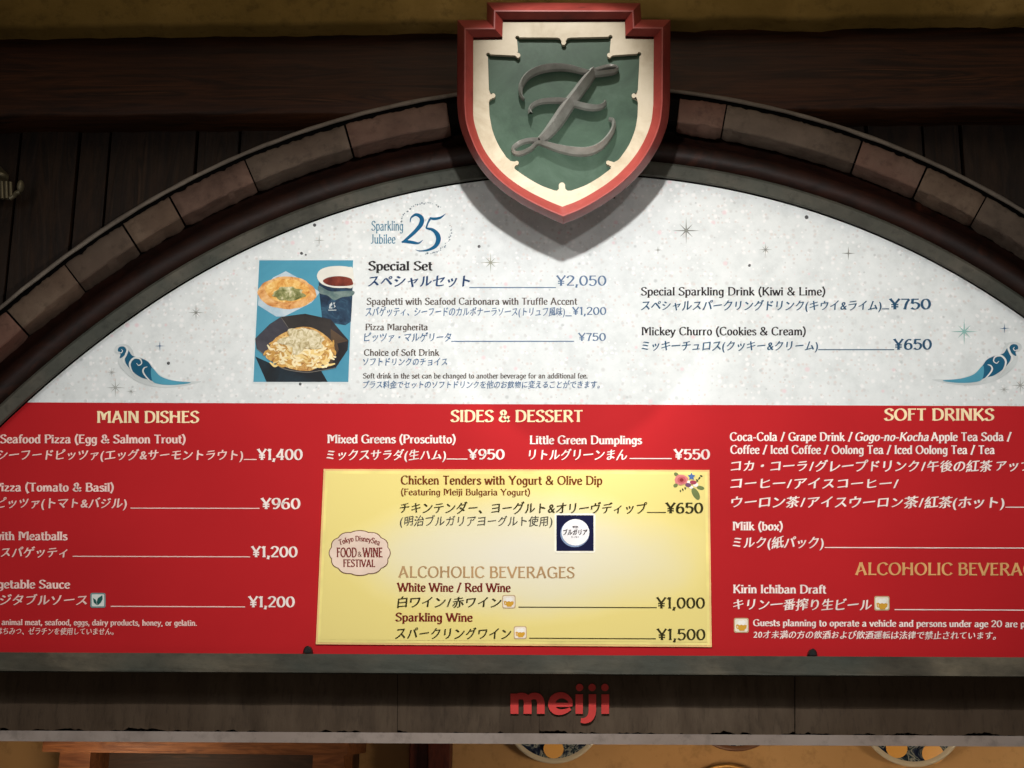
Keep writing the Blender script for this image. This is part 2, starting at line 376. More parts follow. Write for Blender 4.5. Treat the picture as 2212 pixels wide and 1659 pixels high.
# ---- lettering
def stroke_poly(pts, w, flare=1.0):
    P = [np.array(p, float) for p in pts]; n = len(P); L_, R_ = [], []
    for i in range(n):
        d = P[min(i + 1, n - 1)] - P[max(i - 1, 0)]; d = d / (np.linalg.norm(d) + 1e-9)
        nn_ = np.array((-d[1], d[0])); ww = w[i] if hasattr(w, '__len__') else w
        L_.append(P[i] + nn_ * ww / 2); R_.append(P[i] - nn_ * ww / 2)
    return L_, R_
C_, L_0 = 1, 0
def ell(cx, cy, rx_, ry_): return (C_, [(cx + rx_ * math.cos(a), cy + ry_ * math.sin(a)) for a in np.linspace(.5 * math.pi, 2.5 * math.pi, 13)])
st = lambda x, h=100, b=0: (L_0, [(x, b), (x, h)])
FONT = {
 'A': (76, [(L_0, [(9, 0), (36, 100)]), (L_0, [(36, 100), (66, 0)]), (L_0, [(16, 25), (54, 42)])]),
 'B': (64, [st(14), (C_, [(14, 96), (42, 95), (51, 76), (40, 58), (20, 54)]), (C_, [(20, 54), (47, 52), (57, 28), (46, 5), (14, 4)])]),
 'C': (70, [(C_, [(63, 80), (52, 94), (36, 97), (16, 82), (10, 50), (16, 18), (36, 3), (52, 6), (64, 20)])]),
 'D': (74, [st(14), (C_, [(14, 96), (40, 95), (59, 80), (65, 50), (59, 20), (40, 5), (14, 4)])]),
 'E': (58, [st(14), (L_0, [(10, 95), (52, 95)]), (L_0, [(14, 54), (44, 58)]), (L_0, [(10, 5), (54, 5)])]),
 'F': (54, [st(14), (L_0, [(10, 95), (52, 95)]), (L_0, [(14, 52), (44, 56)])]),
 'G': (76, [(C_, [(64, 80), (52, 94), (36, 97), (16, 82), (10, 50), (16, 18), (36, 3), (54, 6), (65, 16)]), (L_0, [(65, 4), (65, 46)]), (L_0, [(46, 44), (70, 44)])]),
 'H': (78, [st(14), st(63), (C_, [(14, 40), (30, 60), (48, 52), (63, 62)])]),
 'I': (28, [st(14)]), 'J': (44, [(C_, [(32, 100), (32, 60), (31, 22), (22, 4), (8, 4)])]),
 'K': (70, [st(14), (L_0, [(60, 100), (18, 46)]), (L_0, [(28, 58), (64, 0)])]),
 'L': (56, [st(14), (L_0, [(10, 5), (54, 5)])]),
 'M': (96, [st(14), st(82), (C_, [(14, 94), (34, 84), (46, 26)]), (C_, [(46, 26), (58, 76), (82, 92)])]),
 'N': (76, [st(14), st(62), (C_, [(14, 96), (34, 70), (48, 30), (62, 4)])]),
 'O': (80, [ell(40, 50, 31, 47)]), 'Q': (80, [ell(40, 50, 31, 47), (L_0, [(40, 20), (70, -8)])]),
 'P': (60, [st(14), (C_, [(14, 96), (42, 95), (54, 74), (42, 52), (14, 48)])]),
 'R': (68, [st(14), (C_, [(14, 96), (42, 95), (53, 74), (42, 54), (14, 50)]), (L_0, [(32, 52), (62, 0)])]),
 'S': (58, [(C_, [(50, 80), (42, 94), (28, 97), (13, 86), (12, 68), (28, 54), (44, 42), (50, 26), (42, 8), (26, 3), (14, 6), (7, 20)])]),
 'T': (62, [st(31), (L_0, [(4, 95), (58, 95)])]),
 'U': (76, [(C_, [(14, 100), (14, 60), (16, 22), (26, 5), (44, 4), (58, 18), (62, 60), (62, 100)])]),
 'V': (72, [(L_0, [(6, 100), (36, 0)]), (L_0, [(66, 100), (36, 0)])]),
 'W': (106, [(L_0, [(6, 100), (30, 0)]), (L_0, [(54, 96), (30, 0)]), (L_0, [(50, 96), (76, 0)]), (L_0, [(100, 100), (76, 0)])]),
 'X': (70, [(L_0, [(8, 100), (62, 0)]), (L_0, [(62, 100), (8, 0)])]),
 'Y': (70, [(L_0, [(6, 100), (35, 46)]), (L_0, [(64, 100), (35, 46)]), (L_0, [(35, 0), (35, 50)])]),
 'Z': (64, [(L_0, [(8, 95), (56, 95)]), (L_0, [(56, 95), (8, 5)]), (L_0, [(8, 5), (58, 5)])]),
 'a': (52, [(C_, [(9, 56), (20, 66), (34, 62), (38, 46), (38, 20), (42, 0)]), (C_, [(38, 42), (20, 36), (9, 22), (13, 5), (26, 3), (38, 16)])]),
 'b': (54, [st(12), (C_, [(12, 50), (26, 66), (41, 56), (45, 33), (40, 10), (26, 2), (12, 10)])]),
 'c': (46, [(C_, [(40, 54), (28, 66), (14, 57), (9, 34), (14, 11), (28, 2), (42, 12)])]),
 'd': (54, [st(42), (C_, [(42, 50), (28, 66), (13, 56), (9, 33), (14, 10), (28, 2), (42, 14)])]),
 'e': (48, [(C_, [(9, 33), (26, 37), (41, 42), (36, 60), (26, 66), (13, 57), (9, 34), (13, 11), (28, 2), (43, 13)])]),
 'f': (34, [(C_, [(36, 92), (26, 97), (17, 84), (16, 50), (16, 0)]), (L_0, [(4, 63), (31, 65)])]),
 'g': (52, [(C_, [(40, 50), (27, 66), (13, 56), (9, 34), (14, 12), (26, 4), (40, 16)]), (C_, [(41, 68), (41, 20), (39, -12), (26, -26), (9, -20)])]),
 'h': (54, [st(12), (C_, [(12, 46), (25, 65), (38, 58), (42, 36), (42, 0)])]),
 'i': (24, [st(12, 67), (L_0, [(12, 80), (12, 96)])]), 'j': (24, [(C_, [(13, 67), (13, 20), (11, -12), (0, -22)]), (L_0, [(13, 80), (13, 96)])]),
 'k': (52, [st(12), (L_0, [(42, 66), (15, 32)]), (L_0, [(22, 40), (48, 0)])]), 'l': (24, [st(12)]),
 'm': (80, [st(12, 67), (C_, [(12, 46), (24, 65), (36, 57), (40, 36), (40, 0)]), (C_, [(40, 46), (52, 65), (64, 57), (68, 36), (68, 0)])]),
 'n': (54, [st(12, 67), (C_, [(12, 46), (25, 65), (38, 58), (42, 36), (42, 0)])]),
 'o': (52, [ell(26, 34, 17, 32)]),
 'p': (54, [st(12, 67, -28), (C_, [(12, 50), (26, 66), (41, 56), (45, 33), (40, 10), (26, 2), (12, 12)])]),
 'q': (54, [st(42, 67, -28), (C_, [(42, 50), (28, 66), (13, 56), (9, 33), (14, 10), (28, 2), (42, 14)])]),
 'r': (38, [st(12, 67), (C_, [(12, 42), (20, 60), (36, 64)])]),
 's': (42, [(C_, [(35, 54), (26, 65), (12, 60), (11, 46), (24, 36), (36, 24), (34, 8), (20, 2), (7, 12)])]),
 't': (34, [(C_, [(15, 90), (15, 50), (16, 14), (24, 3), (33, 6)]), (L_0, [(3, 63), (31, 65)])]),
 'u': (54, [(C_, [(12, 67), (12, 30), (16, 8), (28, 3), (42, 18)]), st(42, 67)]),
 'v': (50, [(L_0, [(5, 67), (25, 0)]), (L_0, [(45, 67), (25, 0)])]),
 'w': (74, [(L_0, [(5, 67), (21, 0)]), (L_0, [(38, 64), (21, 0)]), (L_0, [(36, 64), (53, 0)]), (L_0, [(69, 67), (53, 0)])]),
 'x': (50, [(L_0, [(6, 67), (44, 0)]), (L_0, [(44, 67), (6, 0)])]),
 'y': (50, [(L_0, [(5, 67), (25, 4)]), (C_, [(45, 67), (25, 4), (16, -20), (5, -26)])]),
 'z': (46, [(L_0, [(7, 62), (40, 62)]), (L_0, [(40, 62), (7, 5)]), (L_0, [(7, 5), (42, 5)])]),
 '0': (64, [ell(32, 50, 23, 46)]), '1': (40, [st(22), (L_0, [(7, 84), (22, 98)])]),
 '2': (60, [(C_, [(9, 76), (16, 92), (32, 97), (48, 86), (48, 66), (30, 36), (9, 6)]), (L_0, [(7, 5), (54, 6)])]),
 '3': (58, [(C_, [(9, 82), (24, 97), (44, 88), (44, 66), (26, 54)]), (C_, [(26, 54), (48, 48), (51, 24), (36, 4), (16, 4), (6, 18)])]),
 '4': (62, [(L_0, [(42, 100), (6, 30)]), (L_0, [(4, 28), (58, 28)]), st(42)]),
 '5': (60, [(L_0, [(14, 95), (50, 95)]), (L_0, [(15, 98), (12, 54)]), (C_, [(12, 54), (30, 63), (48, 52), (51, 30), (40, 7), (22, 3), (7, 14)])]),
 '6': (62, [(C_, [(50, 92), (32, 94), (16, 72), (10, 40), (14, 12), (32, 3), (48, 14), (51, 34), (44, 54), (28, 58), (13, 44)])]),
 '7': (58, [(L_0, [(6, 95), (52, 95)]), (C_, [(52, 94), (36, 56), (26, 0)])]),
 '9': (62, [(C_, [(12, 8), (30, 6), (46, 28), (52, 60), (48, 88), (30, 97), (14, 86), (11, 66), (18, 46), (34, 42), (49, 56)])]),
 '(': (34, [(C_, [(28, 106), (14, 74), (11, 40), (17, 8), (29, -20)])]), ')': (34, [(C_, [(6, 106), (20, 74), (23, 40), (17, 8), (5, -20)])]),
 '/': (44, [(L_0, [(6, -8), (38, 104)])]), '-': (36, [(L_0, [(5, 36), (31, 36)])]),
 '&': (76, [(C_, [(66, 50), (52, 14), (30, 3), (12, 14), (12, 32), (26, 48), (42, 62), (46, 82), (34, 97), (20, 88), (20, 72), (34, 48), (68, 2)])]),
 ',': (26, [(L_0, [(14, 14), (8, -18)])]), '.': (26, [(L_0, [(12, 0), (12, 15)])]), ' ': (30, []),
 '¥': (66, [(L_0, [(5, 100), (33, 48)]), (L_0, [(61, 100), (33, 48)]), (L_0, [(33, 0), (33, 52)]), (L_0, [(12, 44), (54, 44)]), (L_0, [(12, 24), (54, 24)])]),
}
def latin_strokes(text, bold, contrast):
    out = []; x = 0
    for ch in text:
        adv, strokes = FONT[ch]
        for sm, pts in strokes:
            p = cr(pts, 5) if sm and len(pts) > 2 else [np.array(a) * (1 - t_) + np.array(b) * t_ for (a, b) in [(np.array(pts[0], float), np.array(pts[-1], float))] for t_ in np.linspace(0, 1, 7)]
            n = len(p); wd_ = []
            ln_ = sum(np.linalg.norm(p[i + 1] - p[i]) for i in range(n - 1)); acc = 0
            for i in range(n):
                d = p[min(i + 1, n - 1)] - p[max(i - 1, 0)]; d = d / (np.linalg.norm(d) + 1e-9)
                vert = abs(d[1] * .96 - d[0] * .28)
                ww = bold * (contrast + (1 - contrast) * vert ** 1.3)
                if i: acc += np.linalg.norm(p[i] - p[i - 1])
                e = min(acc, ln_ - acc)
                closed = np.linalg.norm(p[0] - p[-1]) < 1
                if not closed and e < 9: ww *= 1 + 0.38 * (1 - e / 9)
                wd_.append(ww)
            out.append((p, wd_, x))
        x += adv
    return out, x
def latin(text, u0, u1, v, h, col, parent, lay=0, bold=17, contrast=0.55, italic=0, arcf=None, name='lettering'):
    """one printed line; u0 or u1 None: natural width at this height"""
    ss, tot = latin_strokes(text, bold, contrast)
    lo, hi = 5, tot - 5
    kx = h / 100.0
    if u0 is None: u0 = u1 - (hi - lo) * kx * .92
    if u1 is None: u1 = u0 + (hi - lo) * kx * .92
    sx = (u1 - u0) / (hi - lo); um = (u0 + u1) / 2
    mb = MB()
    for i, (p, wd_, x) in enumerate(ss):
        a, b = stroke_poly(p, wd_)
        rows = []
        for q, r in zip(a, b):
            row = []
            for z in (q, r):
                u = u0 + (z[0] + x - lo + italic * z[1]) * sx; vv = v - z[1] * h / 100
                if arcf: u, vv = arcf(u, vv)
                row.append(bp(u, vv + SL(v) * (u - um), lay + 0.03 * (i % 5)))
            rows.append(row)
        mb.strip(rows)
    return mb.build(name, col, parent, fix=False)
HALF = {'(': .38, ')': .38, '&': .74, '/': .46, ' ': .34, '.': .3}
GLYPHS = {}
def glyph(ch):
    if ch not in GLYPHS:
        cu = bpy.data.curves.new('letters', 'FONT'); cu.body = ch; cu.size = 1; cu.resolution_u = 3
        ob = bpy.data.objects.new('letters', cu); C.objects.link(ob); bpy.context.view_layer.update()
        me = bpy.data.meshes.new_from_object(ob.evaluated_get(bpy.context.evaluated_depsgraph_get()))
        C.objects.unlink(ob); bpy.data.objects.remove(ob); bpy.data.curves.remove(cu)
        co_ = np.zeros(len(me.vertices) * 3); me.vertices.foreach_get('co', co_)
        GLYPHS[ch] = (co_.reshape(-1, 3)[:, :2], [tuple(p.vertices) for p in me.polygons]); bpy.data.meshes.remove(me)
    return GLYPHS[ch]
def jp(text, u0, u1, vt, vb, col, parent, lay=0, bold=0.014, shear=0.10, name='lettering'):
    P, fs, x0 = [], [], 0.0
    rr_ = random.Random(text)
    for ch in text:
        pts, f_ = glyph(ch); adv = 1.0 if ord(ch) > 0x2000 else HALF.get(ch, .56); b_ = len(P)
        if len(pts):
            sc_, ro = rr_.uniform(.93, 1.04), rr_.uniform(-.035, .035)
            if adv < 1: sc_, ro = 1.0, 0.0
            cx = adv / 2 if adv == 1 else pts[:, 0].mean()
            rise = .11 if adv == 1 else 0
            for a_, b2 in pts:
                qx, qy = (a_ - cx) * sc_, (b2 - .36) * sc_
                P.append((x0 + adv / 2 + qx - qy * ro, .36 + qy + qx * (ro + rise)))
            fs += [tuple(q + b_ for q in g_) for g_ in f_]
        x0 += adv
    co_ = np.array(P); n = len(co_)
    x = co_[:, 0] + shear * (co_[:, 1] - .35); lo, hi = x.min(), x.max(); em = (vb - vt) * 1.10; um = (u0 + u1) / 2
    mb = MB(); kx = (u1 - u0) / (hi - lo)
    for k_, (dx, dy) in enumerate(((-1, -.35), (1, .35))):        # printed twice, a hair apart, for the heavy hand
        b_ = len(mb.v)
        for i in range(n):
            u = u0 + (x[i] - lo + dx * bold * 1.45) * kx; vv = vb - (co_[i, 1] + .06 + dy * bold * 1.45) * em + SL(vb) * (u - um)
            mb.v.append(tuple(bp(u, vv, lay + .05 * k_)))
        mb.f += [tuple(q + b_ for q in f_) for f_ in fs]
    return mb.build(name, col, parent, fix=False)
def rule(u0, u1, v, col, parent, lay, th=2.0):
    s_ = SL(v)
    return flat('price_rule', col, [[(u0, v - th / 2), (u1, v - th / 2 + s_ * (u1 - u0)), (u1, v + th / 2 + s_ * (u1 - u0)), (u0, v + th / 2)]], lay, parent)
W1, R1, Y1 = 2.9, 2.9, 7.6
K_dark = ink(52, 50, 52); K_brn = ink(92, 84, 80); K_nav = ink(44, 70, 108); K_sl = ink(92, 118, 150); K_teal = ink(48, 86, 116)
a = white
latin('Special Set', 797, 933, 585, 20, K_dark, a, W1)
jp('スペシャルセット', 796, 1015, 594, 620, K_nav, a, W1, 0.022); rule(1014, 1201, 622, K_sl, a, W1)
latin('¥2,050', 1203, 1309, 618, 22, K_sl, a, W1, 13)
latin('Spaghetti with Seafood Carbonara with Truffle Accent', 793, 1246, 659, 15, K_brn, a, W1, 15)
jp('スパゲッティ、シーフードのカルボナーラソース(トリュフ風味)', 790, 1220, 664, 683, K_sl, a, W1, .018); rule(1221, 1235, 683, K_sl, a, W1)
latin('¥1,200', 1237, 1309, 681, 17, K_sl, a, W1, 14)
latin('Pizza Margherita', 790, 924, 714, 14, K_brn, a, W1, 15)
jp('ピッツァ・マルゲリータ', 787, 975, 719, 738, K_sl, a, W1, .018); rule(975, 1240, 738, K_sl, a, W1)
latin('¥750', 1250, 1308, 737, 17, K_sl, a, W1, 14)
latin('Choice of Soft Drink', 787, 948, 769, 14, K_brn, a, W1, 15)
jp('ソフトドリンクのチョイス', 785, 966, 773, 790, K_sl, a, W1, .018)
latin('Soft drink in the set can be changed to another beverage for an additional fee.', 785, 1269, 818, 11.5, K_brn, a, W1, 15)
jp('プラス料金でセットのソフトドリンクを他のお飲物に変えることができます。', 785, 1295, 823, 839, K_sl, a, W1, .016)
latin('Special Sparkling Drink (Kiwi & Lime)', 1385, 1782, 639, 18, K_dark, a, W1, 15)
jp('スペシャルスパークリングドリンク(キウイ&ライム)', 1385, 1903, 649, 671, K_teal, a, W1, .018); rule(1904, 1920, 668, K_teal, a, W1)
latin('¥750', 1922, 2009, 669, 23, K_teal, a, W1, 16)
latin('Mickey Churro (Cookies & Cream)', 1386, 1740, 725, 18, K_dark, a, W1, 15)
jp('ミッキーチュロス(クッキー&クリーム)', 1386, 1766, 736, 758, K_teal, a, W1, .018); rule(1767, 1931, 756, K_teal, a, W1)
latin('¥650', 1931, 2011, 756, 23, K_teal, a, W1, 16)
K_jub = ink(72, 126, 152)
latin('Sparkling', 803, 871, 499, 21, K_jub, a, W1, 12); latin('Jubilee', 801, 854, 527, 20, K_jub, a, W1, 12)
a = redp
K_h = ink(255, 232, 188); K_p = ink(250, 214, 206); K_w = ink(252, 236, 230); K_gold = ink(226, 172, 112)
latin('MAIN DISHES', 211, 429, 914, 25.5, K_h, a, R1, 17); latin('SIDES & DESSERT', 975, 1258, 912, 25.5, K_h, a, R1, 17)
latin('SOFT DRINKS', 1911, 2145, 909, 26, K_h, a, R1, 17)
latin('Seafood Pizza (Egg & Salmon Trout)', 2, 401, 958, 18.5, K_p, a, R1)
jp('シーフードピッツァ(エッグ&サーモントラウト)', -3, 525, 971, 994, K_p, a, R1, .02); rule(527, 555, 993, K_p, a, R1); latin('¥1,400', 558, 653, 994, 23.5, K_w, a, R1)
latin('Pizza (Tomato & Basil)', -11, 246, 1062, 18.5, K_p, a, R1)
jp('ピッツァ(トマト&バジル)', -6, 274, 1075, 1098, K_p, a, R1, .02); rule(283, 561, 1098, K_p, a, R1); latin('¥960', 566, 648, 1100, 23.5, K_w, a, R1)
latin('Spaghetti with Meatballs', -122, 145, 1167, 18.5, K_p, a, R1)
jp('ミートボールスパゲッティ', -146, 146, 1181, 1204, K_p, a, R1, .02); rule(158, 541, 1202, K_p, a, R1); latin('¥1,200', 545, 642, 1204, 23.5, K_w, a, R1)
latin('Spaghetti with Vegetable Sauce', -206, 151, 1271, 18.5, K_p, a, R1)
jp('ベジタブルソース', -28, 188, 1284, 1307, K_p, a, R1, .02); rule(240, 530, 1310, K_p, a, R1); latin('¥1,200', 539, 636, 1312, 23.5, K_w, a, R1)
latin('contain animal meat, seafood, eggs, dairy products, honey, or gelatin.', -50, 426, 1351, 12.5, K_p, a, R1)
jp('はちみつ、ゼラチンを使用していません。', -6, 246, 1356, 1371, K_p, a, R1, .016)
latin('Mixed Greens (Prosciutto)', 708, 984, 958, 18.5, K_w, a, R1)
jp('ミックスサラダ(生ハム)', 706, 963, 971, 994, K_w, a, R1, .02); rule(965, 1010, 992, K_w, a, R1); latin('¥950', 1013, 1089, 993, 22, K_w, a, R1)
latin('Little Green Dumplings', 1145, 1385, 960, 18.5, K_w, a, R1)
jp('リトルグリーンまん', 1143, 1354, 970, 994, K_w, a, R1, .02); rule(1360, 1451, 991, K_w, a, R1); latin('¥550', 1457, 1532, 993, 22, K_w, a, R1)
latin('Coca-Cola / Grape Drink /', 1577, 1840, 953, 18.5, K_w, a, R1); latin('Gogo-no-Kocha', 1846, 2004, 953, 18.5, K_w, a, R1, 16, .6, .16)
latin('Apple Tea Soda /', 2011, 2183, 953, 18.5, K_w, a, R1)
latin('Coffee / Iced Coffee / Oolong Tea / Iced Oolong Tea / Tea', 1578, 2147, 981, 18.5, K_w, a, R1)
jp('コカ・コーラ/グレープドリンク/午後の紅茶', 1579, 2142, 994, 1019, K_w, a, R1, .02); jp('アップルティーソーダ/', 2152, 2430, 994, 1018, K_w, a, R1, .02)
jp('コーヒー/アイスコーヒー/', 1578, 1940, 1032, 1056, K_w, a, R1, .02)
jp('ウーロン茶/アイスウーロン茶/紅茶(ホット)', 1580, 2168, 1072, 1097, K_w, a, R1, .02); rule(2171, 2440, 1096, K_w, a, R1)
latin('Milk (box)', 1583, 1690, 1146, 18.5, K_w, a, R1)
jp('ミルク(紙パック)', 1583, 1778, 1159, 1184, K_w, a, R1, .02); rule(1781, 2440, 1183, K_w, a, R1)
latin('ALCOHOLIC BEVERAGES', 1848, 2275, 1243, 27, K_gold, a, R1, 15)
latin('Kirin Ichiban Draft', 1584, 1783, 1282, 18.5, K_w, a, R1)
jp('キリン一番搾り生ビール', 1584, 1882, 1293, 1318, K_w, a, R1, .02); rule(1932, 2440, 1317, K_w, a, R1)
latin('Guests planning to operate a vehicle and persons under age 20 are prohibited', 1627, 2288, 1354, 14.5, K_w, a, R1)
jp('20才未満の方の飲酒および飲酒運転は法律で禁止されています。', 1627, 2150, 1363, 1380, K_w, a, R1, .016)
a = yel
K_ch = ink(118, 56, 22); K_ol = ink(58, 54, 28); K_gr = ink(84, 82, 72); K_tan = ink(188, 152, 108); K_dr = ink(120, 36, 30)
latin('Chicken Tenders with Yogurt & Olive Dip', 867, 1300, 1048, 19, K_ch, a, Y1, 16); latin('(Featuring Meiji Bulgaria Yogurt)', 867, 1145, 1071, 14, K_ch, a, Y1, 15)
jp('チキンテンダー、ヨーグルト&オリーヴディップ', 865, 1397, 1086, 1110, K_ol, a, Y1, .02); rule(1397, 1438, 1108, K_ol, a, Y1); latin('¥650', 1439, 1517, 1110, 23, K_ol, a, Y1)
jp('(明治ブルガリアヨーグルト使用)', 865, 1193, 1115, 1137, K_gr, a, Y1, .012)
latin('ALCOHOLIC BEVERAGES', 862, 1240, 1249, 24.5, K_tan, a, Y1, 14)
latin('White Wine / Red Wine', 860, 1102, 1279, 19, K_dr, a, Y1); latin('Sparkling Wine', 856, 1020, 1343, 18.5, K_dr, a, Y1)
jp('白ワイン/赤ワイン', 859, 1083, 1289, 1313, K_ol, a, Y1, .02); rule(1120, 1418, 1312, K_ol, a, Y1); latin('¥1,000', 1419, 1521, 1315, 24, K_ol, a, Y1, 15)
jp('スパークリングワイン', 855, 1104, 1356, 1381, K_ol, a, Y1, .02); rule(1143, 1416, 1379, K_ol, a, Y1); latin('¥1,500', 1420, 1522, 1383, 24, K_ol, a, Y1, 15)

# ---- printed ornaments
def ellp(cx, cy, rx_, ry_, n=28, rot=0, wob=0, seed=0):
    out = []
    for i in range(n):
        t_ = 2 * math.pi * i / n; k_ = 1 + wob * nz(math.cos(t_) * 2 + seed, math.sin(t_) * 2)
        x, y = rx_ * k_ * math.cos(t_), ry_ * k_ * math.sin(t_)
        out.append((cx + x * math.cos(rot) - y * math.sin(rot), cy + x * math.sin(rot) + y * math.cos(rot)))
    return out
def strokes(name, m, lst, lay, parent, conv=lambda x, y: (x, y)):
    """lst: (points with widths) drawn as smooth tapering brush strokes"""
    mb = MB()
    for i, pts in enumerate(lst):
        q = cr(pts, 7); P = [np.array(conv(p[0], p[1])) for p in q]
        k_ = np.linalg.norm(np.array(conv(1, 0)) - np.array(conv(0, 0)))
        l_, r_ = stroke_poly(P, [max(p[2], .5) * k_ for p in q])
        mb.strip([[bp(x[0], x[1], lay + .04 * i), bp(y[0], y[1], lay + .04 * i)] for x, y in zip(l_, r_)])
    return mb.build(name, m, parent, fix=False)
def star(u, v, r, n, col, inner=.12):
    pts = []
    for i in range(n * 2):
        rr_ = r * (1 if i % 4 == 0 else .68) if i % 2 == 0 else r * inner
        if n == 4: rr_ = r if i % 2 == 0 else r * inner
        t_ = math.pi * i / n - math.pi / 2; pts.append((u + rr_ * math.cos(t_), v + rr_ * math.sin(t_)))
    flat('star', col, [pts], W1, white)
K_st = ink(140, 142, 136); K_st2 = ink(172, 174, 170); K_bst = ink(70, 104, 140); K_tst = ink(140, 184, 178)
for u, v, r, n, c in ((1482, 499, 30, 8, K_st), (1653, 540, 15, 8, K_st), (1060, 568, 23, 8, ink(158, 160, 146)), (1832, 548, 15, 4, K_st), (1421, 541, 9, 4, K_st),
                      (690, 520, 12, 4, K_st2), (424, 676, 18, 8, K_st), (346, 748, 11, 4, K_bst), (2082, 717, 30, 8, K_tst), (2169, 710, 11, 4, K_bst),
                      (250, 838, 21, 8, K_st2), (284, 846, 11, 8, K_st2), (242, 805, 11, 8, K_st2), (2168, 842, 13, 8, K_st2), (2203, 833, 20, 8, K_st2), (2262, 800, 12, 8, K_st2)):
    star(u, v, r, n, c)
cj = lambda x, y: (768 + x / 4.032, 411.5 + y / 4.032)
K_25 = ink(28, 92, 132)
strokes('anniversary_numeral', K_25, [
    [(476, 280, 6), (486, 240, 14), (530, 214, 26), (574, 240, 36), (574, 290, 40), (530, 350, 32), (460, 415, 26), (406, 456, 14)],
    [(402, 452, 10), (440, 448, 26), (500, 456, 26), (550, 462, 16), (586, 436, 4)],
    [(646, 244, 18), (690, 250, 24), (740, 240, 18), (786, 206, 3)],
    [(650, 250, 20), (630, 290, 15), (616, 332, 14)],
    [(614, 332, 12), (670, 346, 28), (712, 386, 40), (722, 436, 42), (694, 490, 32), (630, 522, 18), (560, 530, 10), (524, 520, 3)]], W1, white, cj)
strokes('numeral_highlight', ink(214, 228, 232), [[(500, 250, 4), (530, 240, 7), (552, 270, 10), (540, 310, 8)], [(650, 350, 4), (682, 380, 8), (694, 430, 10), (676, 476, 6)]], W1 + .5, white, cj)
dots = []
for t_ in np.linspace(-165, -58, 26): dots.append(ellp(*cj(620 + 232 * math.cos(math.radians(t_)) + random.uniform(-8, 8), 340 + 226 * math.sin(math.radians(t_)) + random.uniform(-6, 6)), *(random.uniform(.8, 2.0),) * 2, 8))
for t_ in np.linspace(-8, 92, 26): dots.append(ellp(*cj(612 + 220 * math.cos(math.radians(t_)) + random.uniform(-8, 8), 340 + 215 * math.sin(math.radians(t_)) + random.uniform(-6, 6)), *(random.uniform(.8, 2.0),) * 2, 8))
mb = MB()
for q in dots: mb.poly([bp(u, v, W1) for u, v in q])
mb.build('dot_ring', ink(120, 134, 144), white, fix=False)
def wave(conv):
    def F_(n_, m_, pts, lay): return flat(n_, m_, [[conv(p[0], p[1]) for p in cr(pts, 6, True)]], lay, ornament)
    ornament = flat('wave_ornament', ink(206, 212, 212), [[conv(p[0], p[1]) for p in cr([(728, 622), (714, 600), (724, 574), (758, 562), (800, 570), (826, 600), (842, 640), (884, 648), (932, 678), (982, 740), (1040, 772), (1120, 794), (1254, 795), (1150, 822), (1050, 832), (960, 827), (870, 802), (800, 757), (750, 702), (736, 660), (752, 630)], 6, True)]], W1, white)
    K1, K2 = ink(36, 94, 124), ink(82, 154, 178)
    F_('blue_body', K1, [(798, 600), (826, 635), (875, 650), (922, 672), (952, 712), (1000, 765), (1060, 792), (1010, 812), (930, 785), (880, 770), (830, 735), (790, 690), (780, 650)], W1 + .5)
    F_('blue_tail', K2, [(946, 710), (1000, 762), (1080, 790), (1190, 802), (1100, 816), (1000, 813), (950, 790)], W1 + .8)
    F_('blue_head', K1, [(736, 604), (744, 582), (770, 578), (788, 596), (784, 622), (764, 644), (748, 650), (752, 626)], W1 + .5)
    strokes('white_swirl', ink(222, 226, 224), [
        [(850, 772, 2), (818, 720, 9), (812, 680, 12), (838, 650, 11), (874, 656, 9), (884, 682, 7), (866, 696, 5), (852, 682, 3)],
        [(960, 812, 2), (915, 770, 8), (893, 735, 10), (900, 712, 8), (920, 704, 3)],
        [(790, 700, 2), (770, 668, 10), (786, 630, 13), (796, 598, 12), (782, 576, 7)],
        [(742, 612, 4), (756, 618, 6), (766, 606, 5), (758, 596, 3)]], W1 + 1.2, ornament, conv)
wave(lambda x, y: (x / 2.88, 548.6 + y / 2.88))
wave(lambda x, y: (1444 + (1640 + (1250 - x) * 1.037) / 2.88, 548.6 + (y - 12 + (1250 - x) * -0.004) / 2.88))
for u, v, r in ((680, 487, 3.6), (1035, 533, 3.2), (652, 548, 3.2), (661, 551, 2), (1742, 470, 4.2), (364.6, 785, 3.4), (649, 830, 3), (1618.6, 574, 3)):
    mb = MB(); mb.strip([[bp(u + q * r * math.cos(t_), v + q * r * math.sin(t_), l_) for q, l_ in ((1, 2.2), (.9, 3.6), (.5, 4.4), (.05, 4.5))] for t_ in np.linspace(0, 2 * math.pi, 13)])
    mb.build('screw', M_screw, white, smooth=True)

# ---- printed photograph of the food
P4 = lambda x, y: (x / 2.88, 548.6 + y / 2.88)
def pm(name, stops, scale, dist=.4):
    m = mat(name, stops[0][1], .45, .25); t = NT(m); a_ = t.noise(t.coords(), scale, 6, .65, dist); t.col(t.ramp(a_, stops)); return m
pic = flat('food_picture', ink(222, 228, 228), [[P4(1606, 34), P4(2206, 34), P4(2176, 806), P4(1570, 806)]], W1, white)
flat('blue_tabletop', pm('print_teal', [(.3, L(62, 136, 164)), (.7, L(88, 162, 186))], 4), [[P4(1615, 42), P4(2198, 42), P4(2168, 798), P4(1578, 798)]], W1 + .4, pic)
def PP(name, m, pts, lay, smooth=True): return flat(name, m, [[P4(p[0], p[1]) for p in (cr(pts, 5, True) if smooth else pts)]], W1 + lay, pic)
PP('paper_tray', pm('print_tray', [(.3, L(150, 184, 202)), (.7, L(214, 222, 226))], 16), [(1780, 110), (1850, 148), (1992, 240), (1940, 306), (1770, 392), (1720, 392), (1607, 322), (1609, 262), (1700, 150)], .7, False)
